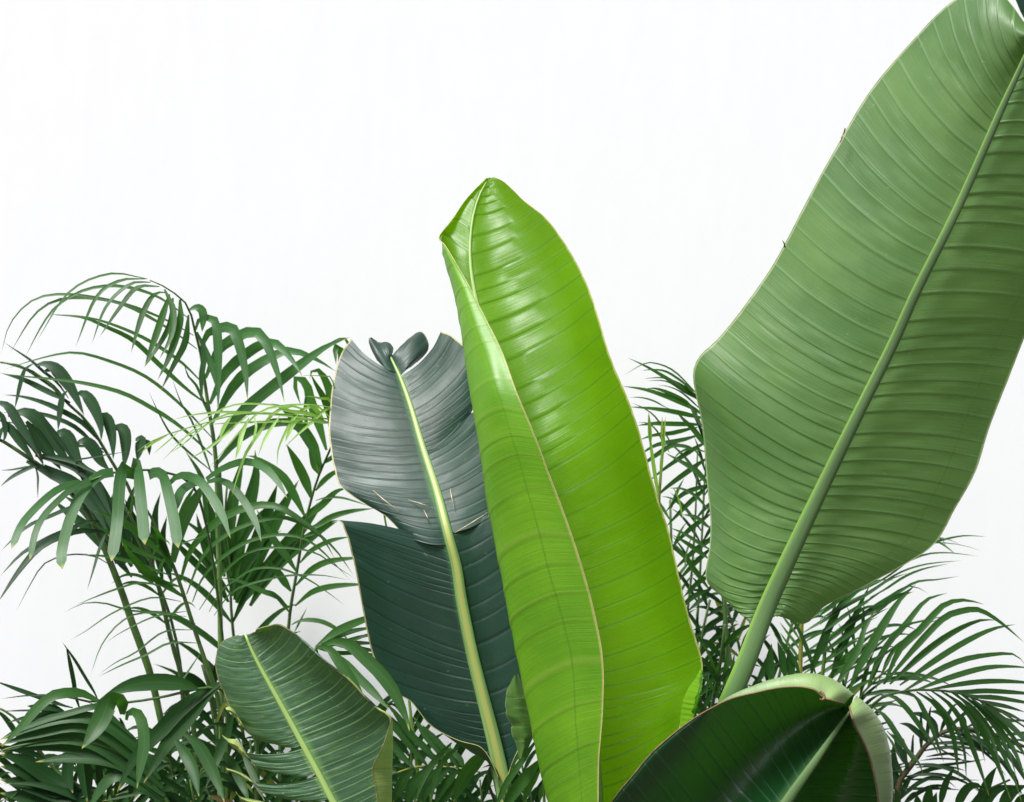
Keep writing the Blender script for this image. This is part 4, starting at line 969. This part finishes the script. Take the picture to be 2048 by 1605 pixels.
for k, (x, y) in enumerate(((1360, 1430), (1420, 1330), (1480, 1400), (1540, 1340), (1400, 1250), (1640, 1400), (1720, 1440), (1800, 1540), (1450, 1220))):
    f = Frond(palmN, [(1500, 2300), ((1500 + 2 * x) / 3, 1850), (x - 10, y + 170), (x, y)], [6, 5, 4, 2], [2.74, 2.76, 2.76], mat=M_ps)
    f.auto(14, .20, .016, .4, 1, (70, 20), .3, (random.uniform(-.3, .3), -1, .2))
# ---- between the bright leaf and the tall right leaf
palmI = thing('areca_palm', tuple(P(1420, 2250, 2.5) * [1, 1, 0]), 'palm seen in the gap between the bright leaf and the tall right leaf', 'palm', 'palms along the wall')
f = Frond(palmI, [(1400, 2250), (1450, 1700), (1455, 1400), (1450, 1200), (1440, 1050), (1430, 930), (1420, 850), (1400, 800), (1370, 770)], [7, 6, 5.5, 5, 4.5, 4, 3, 2], [2.5, 2.5, 2.45, 2.4], mat=M_pg)
f.many('D1', '''1330,880 1290,850 1050,680 850,550 650,430 450,320 200,205 | 9
1450,1150 1350,1080 1200,980 1000,890 750,790 450,700 100,650 | 11
1450,1180 1360,1150 1100,1090 850,1040 550,1000 200,975 | 11
1400,1260 1150,1250 900,1245 600,1240 340,1275 | 10
1300,1300 1150,1330 900,1390 700,1410 550,1440 380,1500 | 10
1330,800 1280,760 1100,570 950,430 800,340 600,285 450,300 120,490 | 4
1330,790 1260,740 1000,540 800,420 600,390 400,410 | 5
1330,860 1050,680 900,570 750,520 600,520 430,540 | 5
1380,900 1100,750 870,600 700,560 490,570 | 5
1400,1050 1330,1000 1180,860 1030,740 850,660 650,630 | 5
1360,900 1200,760 1050,640 900,560 750,500 | 8
1300,1100 1150,930 1050,860 850,760 650,690 480,690 | 9
850,1000 790,980 600,880 400,830 210,830 | 4''', 8, dy=-.05)
f.many('D1', '''1400,1350 1370,1280 1250,1090 1140,900 | 10
1450,1604 1400,1560 1250,1350 1100,1200 950,1040 | 13
1000,1650 940,1604 850,1500 750,1300 600,1100 400,970 240,910 | 5
860,1700 800,1604 740,1500 640,1330 500,1230 340,1230 | 5''', 8, dy=-.08, mat=M_pg)
f2 = Frond(palmI, pts('D2', '380,1700 330,800 350,400 380,0') + pts('D1', '740,1150'), [4, 4, 3.5, 3, 1], [2.4, 2.38], mat=M_py, rmat=M_rachy)
f2.many('D1', '''560,1604 545,1300 530,1060 | 8
740,1604 740,1350 740,1150 | 6
760,1604 780,1300 795,1130 | 5
800,1604 760,1450 690,1400 | 4''', 5)
f2.many('D2', '''330,700 270,300 230,0 220,-150 | 8
350,500 360,200 400,-50 | 6
600,900 560,700 500,560 450,550 | 4''', 6)
f = Frond(palmI, [(1500, 2250), (1480, 1500), (1450, 1250), (1440, 1100), (1430, 1000), (1440, 900)], [6, 6, 5, 4, 3, 2], [2.62, 2.6, 2.58], mat=M_pk)
f.many('D2', '''700,100 500,60 350,140 150,280 60,360 | 10
900,10 700,120 420,310 200,480 | 10
900,200 800,260 430,530 250,700 | 11
900,500 870,520 600,620 380,850 | 10
900,510 870,540 650,740 400,1000 | 10
920,840 880,870 680,1020 450,1240 | 10
920,1100 880,1140 700,1290 480,1500 | 10
920,1230 880,1270 720,1420 520,1640 | 11
920,1540 780,1620 600,1800 | 11
900,1700 700,1800 500,2000 | 11
800,-60 600,0 300,60 100,180 | 9''', 9, dy=.02, N=(.2, -1, .2))
f.many('D2', '''920,540 870,480 750,350 600,260 400,150 | 15
920,800 880,780 760,650 600,560 450,550 | 9
920,1000 880,980 750,880 590,850 | 10
920,1250 880,1230 750,1150 600,1060 450,1000 | 10
900,1360 870,1330 650,1180 480,1080 | 12
900,1700 750,1500 600,1300 480,1150 | 12
700,1100 640,1300 620,1500 | 4
900,150 700,100 560,150 480,250 | 5
870,380 800,200 700,90 560,50 450,80 | 3''', 9, dy=-.06, mat=M_pg)
f = Frond(palmI, [(1340, 2250), (1330, 1700), (1360, 1350), (1380, 1180), (1390, 1050), (1395, 900)], [6, 6, 5, 4, 3, 2], [2.75, 2.72, 2.7], mat=M_pb)
f.auto(11, .24, .010, .3, 1, (60, 35), .3, (-.3, -1, .1))
f = Frond(palmI, [(1380, 2250), (1370, 1700), (1385, 1400), (1400, 1150), (1410, 950), (1420, 850)], [6, 5.5, 5, 4, 3, 2], [2.78, 2.76, 2.74], mat=M_ps)
f.auto(17, .24, .010, .35, 1, (48, 26), .22, (.2, -1, .1))
f = Frond(palmI, [(1430, 2250), (1350, 1700), (1340, 1400), (1345, 1200), (1340, 1000)], [6, 5.5, 5, 4, 3], [2.8, 2.78, 2.77], mat=M_ps)
f.auto(14, .22, .010, .35, 1, (48, 26), .22, (-.2, -1, .1), mat=M_pg)
f = Frond(palmI, [(1450, 2250), (1500, 1600), (1500, 1440), (1480, 1300), (1440, 1180)], [6, 6, 5, 4, 3], [2.7, 2.7, 2.7], mat=M_pk)
f.auto(20, .26, .013, .3, 1, (60, 30), .35, (.2, -1, .1), mat=M_ps)
f = Frond(palmI, [(1400, 2250), (1420, 1600), (1400, 1440), (1400, 1300), (1420, 1200)], [6, 6, 5, 4, 3], [2.66, 2.66, 2.66], mat=M_pk)
f.auto(18, .26, .013, .3, 1, (60, 30), .35, (-.2, -1, .1), mat=M_ps)
f = Frond(palmI, [(1460, 2250), (1400, 1600), (1420, 1440), (1440, 1330), (1450, 1250)], [6, 6, 5, 4, 3], [2.3, 2.25, 2.2], mat=M_pg)
f.many('D3', '''520,1300 420,1130 320,1000 260,900 | 8
500,1300 490,1180 450,950 350,730 200,560 | 6
330,1440 300,1400 260,1340 200,1300 | 8
350,1440 310,1330 270,1200 250,1050 | 6
560,1200 560,1000 580,800 | 8
620,1100 640,950 660,800 | 8
560,1250 480,950 700,780 | 3''', 7, dy=-.03, mat=M_pg)
f.auto(9, .20, .014, .3, 1, (55, 35), .3, (.1, -1, .2), mat=M_pk)

# ---- palms right of the stalk
palmJ = thing('areca_palm', tuple(P(1600, 2250, 2.45) * [1, 1, 0]), 'palm behind the tall leaf stalk with a yellow ribbed stem and dark slanting leaflets', 'palm', 'palms along the wall')
f = Frond(palmJ, [(1560, 2250), (1590, 1700), (1600, 1350), (1603, 1256), (1606, 1150), (1600, 1050)], [7, 7, 6, 5.5, 5, 3], [2.5, 2.5, 2.48], mat=M_pg, rmat=M_rachy)
for k in range(11):
    y = 150 + k * 105
    f.L('D3', f'1335,{y} 1270,{y-100} 1200,{y-190} 1120,{y-300}', 6, dy=.02)
    f.L('D3', f'1370,{y+20} 1500,{y-60} 1650,{y-150} 1830,{y-290} 2050,{y-400}', 7.5, dy=.0)
f = Frond(palmJ, [(1560, 2250), (1630, 1800), (1640, 1500), (1645, 1350), (1660, 1250), (1690, 1150), (1740, 1080), (1800, 1050)], [7, 7, 6, 5.5, 5, 4, 3, 2], [2.4, 2.4, 2.42], mat=M_pk)
f.many('D3', '''1440,1040 1480,900 1600,600 1750,300 1850,100 | 17
1650,1080 1700,900 1800,650 1950,300 2050,100 | 17
1500,1040 1380,700 1280,500 1150,350 | 9
1330,1020 1280,900 1180,740 1060,600 | 12
1180,1050 1150,850 1100,680 | 18
1050,1100 1020,900 1040,700 | 20
1250,1080 1230,900 1200,750 | 18
900,1100 950,980 980,850 | 12''', 14, dy=.0, N=(.2, -1, .1))
f.many('D4', '''0,1050 200,900 450,760 700,600 900,530 | 7
0,1150 250,960 450,830 650,700 | 8
20,1250 300,1040 500,900 700,770 900,660 1090,740 | 7
20,1350 350,1100 560,950 700,880 | 8
50,900 250,780 500,600 800,450 1050,350 1250,330 1430,345 1600,370 | 6
250,780 560,640 800,480 1080,245 1280,235 1450,260 1640,320 | 4
800,400 1000,300 1130,230 1280,190 1450,160 1680,170 | 5
450,740 600,650 800,530 1000,460 1180,430 1420,410 | 4
500,780 650,700 850,570 1050,490 1300,440 | 5
500,880 700,790 950,630 1180,600 1400,565 | 6
350,980 560,900 700,800 850,740 960,650 | 14
700,420 860,380 1180,180 1280,300 | 4
900,300 1080,180 1250,190 1400,240 | 4
100,1500 300,1420 520,1230 700,1180 | 6
150,1560 400,1400 600,1240 820,1060 | 6
200,1100 420,900 560,860 640,840 | 7
0,1000 200,870 400,700 540,560 | 6
0,960 180,810 350,680 | 9
100,1400 300,1250 410,1200 | 6''', 6, dy=-.04)
f.auto(16, .26, .010, .35, 1, (60, 30), .25, (0, -1, .3), mat=M_pg, side=(1,))
f = Frond(palmJ, [(1600, 2250), (1560, 1600), (1550, 1420), (1570, 1300), (1600, 1200)], [6, 6, 5, 4, 3], [2.7, 2.7, 2.7], mat=M_pk)
f.auto(20, .28, .013, .3, 1, (60, 30), .35, (.1, -1, .1), mat=M_ps)
f = Frond(palmJ, [(1640, 2250), (1680, 1600), (1680, 1430), (1700, 1330), (1740, 1240)], [6, 6, 5, 4, 3], [2.6, 2.6, 2.6], mat=M_pk)
f.auto(18, .26, .011, .3, 1, (55, 30), .3, (0, -1, .1), mat=M_ps)
palmK = thing('areca_palm', tuple(P(1850, 2250, 2.3) * [1, 1, 0]), 'areca palm at the right edge spreading a wide comb of arched grey-green leaflets', 'palm', 'palms along the wall')
f = Frond(palmK, [(1780, 2250), (1790, 1800), (1785, 1604), (1775, 1520), (1735, 1440), (1760, 1398)] + pts('D5', '680,470 900,460 1200,490 1500,600 1700,720 1900,850 2100,1000'), [10, 9, 8, 6, 5, 4.5, 4, 3.6, 3.2, 2.8, 2.4, 2, 1.5],
          [2.4, 2.35, 2.3, 2.25, 2.2, 2.18, 2.15], mat=M_pg)
f.many('D4', '''150,1700 200,1604 380,1300 450,1080 560,900 | 15
300,1700 380,1500 520,1250 680,980 830,770 940,720 | 18
480,1680 560,1450 700,1220 850,1060 1060,810 1280,735 | 12
640,1650 800,1300 950,1160 1080,1020 1250,850 1450,805 1650,850 | 14
640,1650 1000,1230 1250,980 1450,910 1600,905 1800,1020 2048,1230 | 13
700,1650 1050,1330 1350,1120 1600,1010 1780,1010 | 13
800,1660 1200,1380 1500,1200 1750,1090 1960,1050 | 12
560,1700 660,1450 800,1250 1000,1080 1270,970 | 5
250,1650 600,1360 840,1080 1050,1010 1290,960 | 6
100,1700 300,1500 640,1350 860,1190 1020,1150 | 5''', 12, N=(-.1, -1, .35), dy=.06)
f.many('D5', '''640,480 1000,260 1300,140 1650,90 1800,110 1900,220 | 12
760,470 1100,340 1450,240 1700,220 2000,240 | 12
900,460 1300,390 1600,370 1900,385 2100,420 | 11
1050,470 1300,480 1500,470 1900,495 2100,530 | 11
1250,500 1400,530 1600,540 1900,590 2100,640 | 11
1400,560 1550,600 1700,630 1900,690 | 10
1450,600 1750,720 1900,800 | 9''', 11, N=(0, -1, .7), dy=.05)
f.many('D5', '''420,515 550,530 700,670 850,880 950,1010 1010,1130 | 12
680,475 780,540 870,700 950,880 1010,1060 1060,1200 | 11
780,480 950,590 1080,760 1160,960 1190,1180 1215,1370 | 12
930,470 1100,590 1250,790 1340,1020 1420,1240 1520,1540 | 12
1030,475 1250,620 1430,850 1530,1050 1620,1250 1740,1580 | 12
1130,480 1350,640 1550,900 1660,1110 1770,1350 1850,1600 | 12
1220,495 1480,690 1680,930 1800,1130 1900,1400 | 12
1320,530 1600,760 1800,990 1950,1250 | 11
1430,580 1700,800 1900,1010 | 10
1550,640 1800,870 2000,1100 | 9
340,640 450,720 560,880 680,1070 780,1240 | 12
480,880 600,1000 700,1080 800,1200 850,1330 | 7
870,480 1020,620 1150,800 1260,1050 1290,1400 | 8
1080,490 1300,700 1400,900 1480,1200 | 9
1180,490 1420,760 1560,1000 1650,1300 | 9
1270,510 1520,760 1700,1050 1800,1350 | 9
450,880 540,1010 600,1130 640,1200 | 6''', 11, N=(.1, -1, .5), dy=-.08)
f = Frond(palmK, [(1780, 2250), (1795, 1800), (1795, 1604)] + pts('D5', '600,1400 750,1200 900,1000 1100,870 1350,860 1700,950 2000,1100'), [14, 14, 15, 15, 13, 10, 7, 5, 4, 2], [2.45, 2.45, 2.42, 2.36], mat=M_pb, rmat=M_rachb)
f.many('D5', '''780,1250 1100,1220 1400,1180 1500,1160 | 6
620,1375 1000,1370 1440,1380 | 5
600,1470 1000,1465 1250,1480 | 6
880,1140 1100,1110 1300,1130 | 5
820,1180 1000,1160 1200,1170 1380,1190 | 4
1000,930 1250,960 1450,1040 1600,1180 | 9
1100,880 1350,960 1600,1150 1780,1330 1850,1560 | 9
1200,880 1450,980 1700,1120 1900,1300 | 9
1300,870 1550,960 1800,1080 1950,1150 | 8
1400,870 1650,960 1900,1060 | 8
900,1000 800,900 700,820 600,800 | 12
1000,930 950,800 850,720 700,690 | 14
1100,880 1100,760 1000,690 900,680 | 14
1250,870 1250,760 1180,700 | 14
700,1250 620,1100 560,950 520,900 | 16
1000,940 1100,1040 1250,1080 1350,1150 | 5
950,980 1050,1080 1250,1180 1300,1250 | 4
650,1330 560,1200 540,1000 | 16
580,1440 560,1300 530,1150 | 16''', 8, dy=0)
f.auto(22, .22, .009, .4, 1, (60, 30), .4, (0, -1, .4))
f = Frond(palmK, [(1700, 2250), (1700, 1800), (1690, 1500), (1700, 1430), (1740, 1370), (1790, 1330)], [6, 6, 5, 4, 3, 2], [2.55, 2.55, 2.5], mat=M_pk)
f.auto(16, .28, .013, .35, 1, (60, 25), .3, (0, -1, .3))
palmL = thing('palm', tuple(P(1950, 2300, 2.2) * [1, 1, 0]), 'low broad-leaved palm peeking up along the bottom right corner', 'palm')
f = Frond(palmL, [(1950, 2300), (1940, 1900), (1930, 1700), (1920, 1640), (1960, 1590), (2020, 1560)], [6, 6, 5, 4, 3, 2], [2.25, 2.2, 2.2], mat=M_pk)
f.many('D5', '''1020,1650 1050,1500 1100,1360 1170,1250 | 14
860,1720 890,1600 925,1420 | 20
800,1720 790,1600 785,1530 | 18
1180,1700 1220,1580 1300,1460 1400,1430 1460,1480 | 18
1380,1700 1420,1604 1530,1350 1600,1240 | 20
1450,1750 1500,1604 1600,1480 1780,1430 | 17
1650,1720 1680,1604 1750,1500 1900,1430 | 24
1800,1700 1850,1600 1950,1520 | 24
960,1750 960,1600 985,1500 | 14
1300,1720 1400,1560 1450,1470 | 12
560,1700 580,1560 560,1440 | 10''', 16, N=(0, -1, .2), dy=0, taper=.5)

print('objects', len(bpy.data.objects), 'tris', sum(len(o.data.polygons) * 2 for o in bpy.data.objects if o.type == 'MESH'))
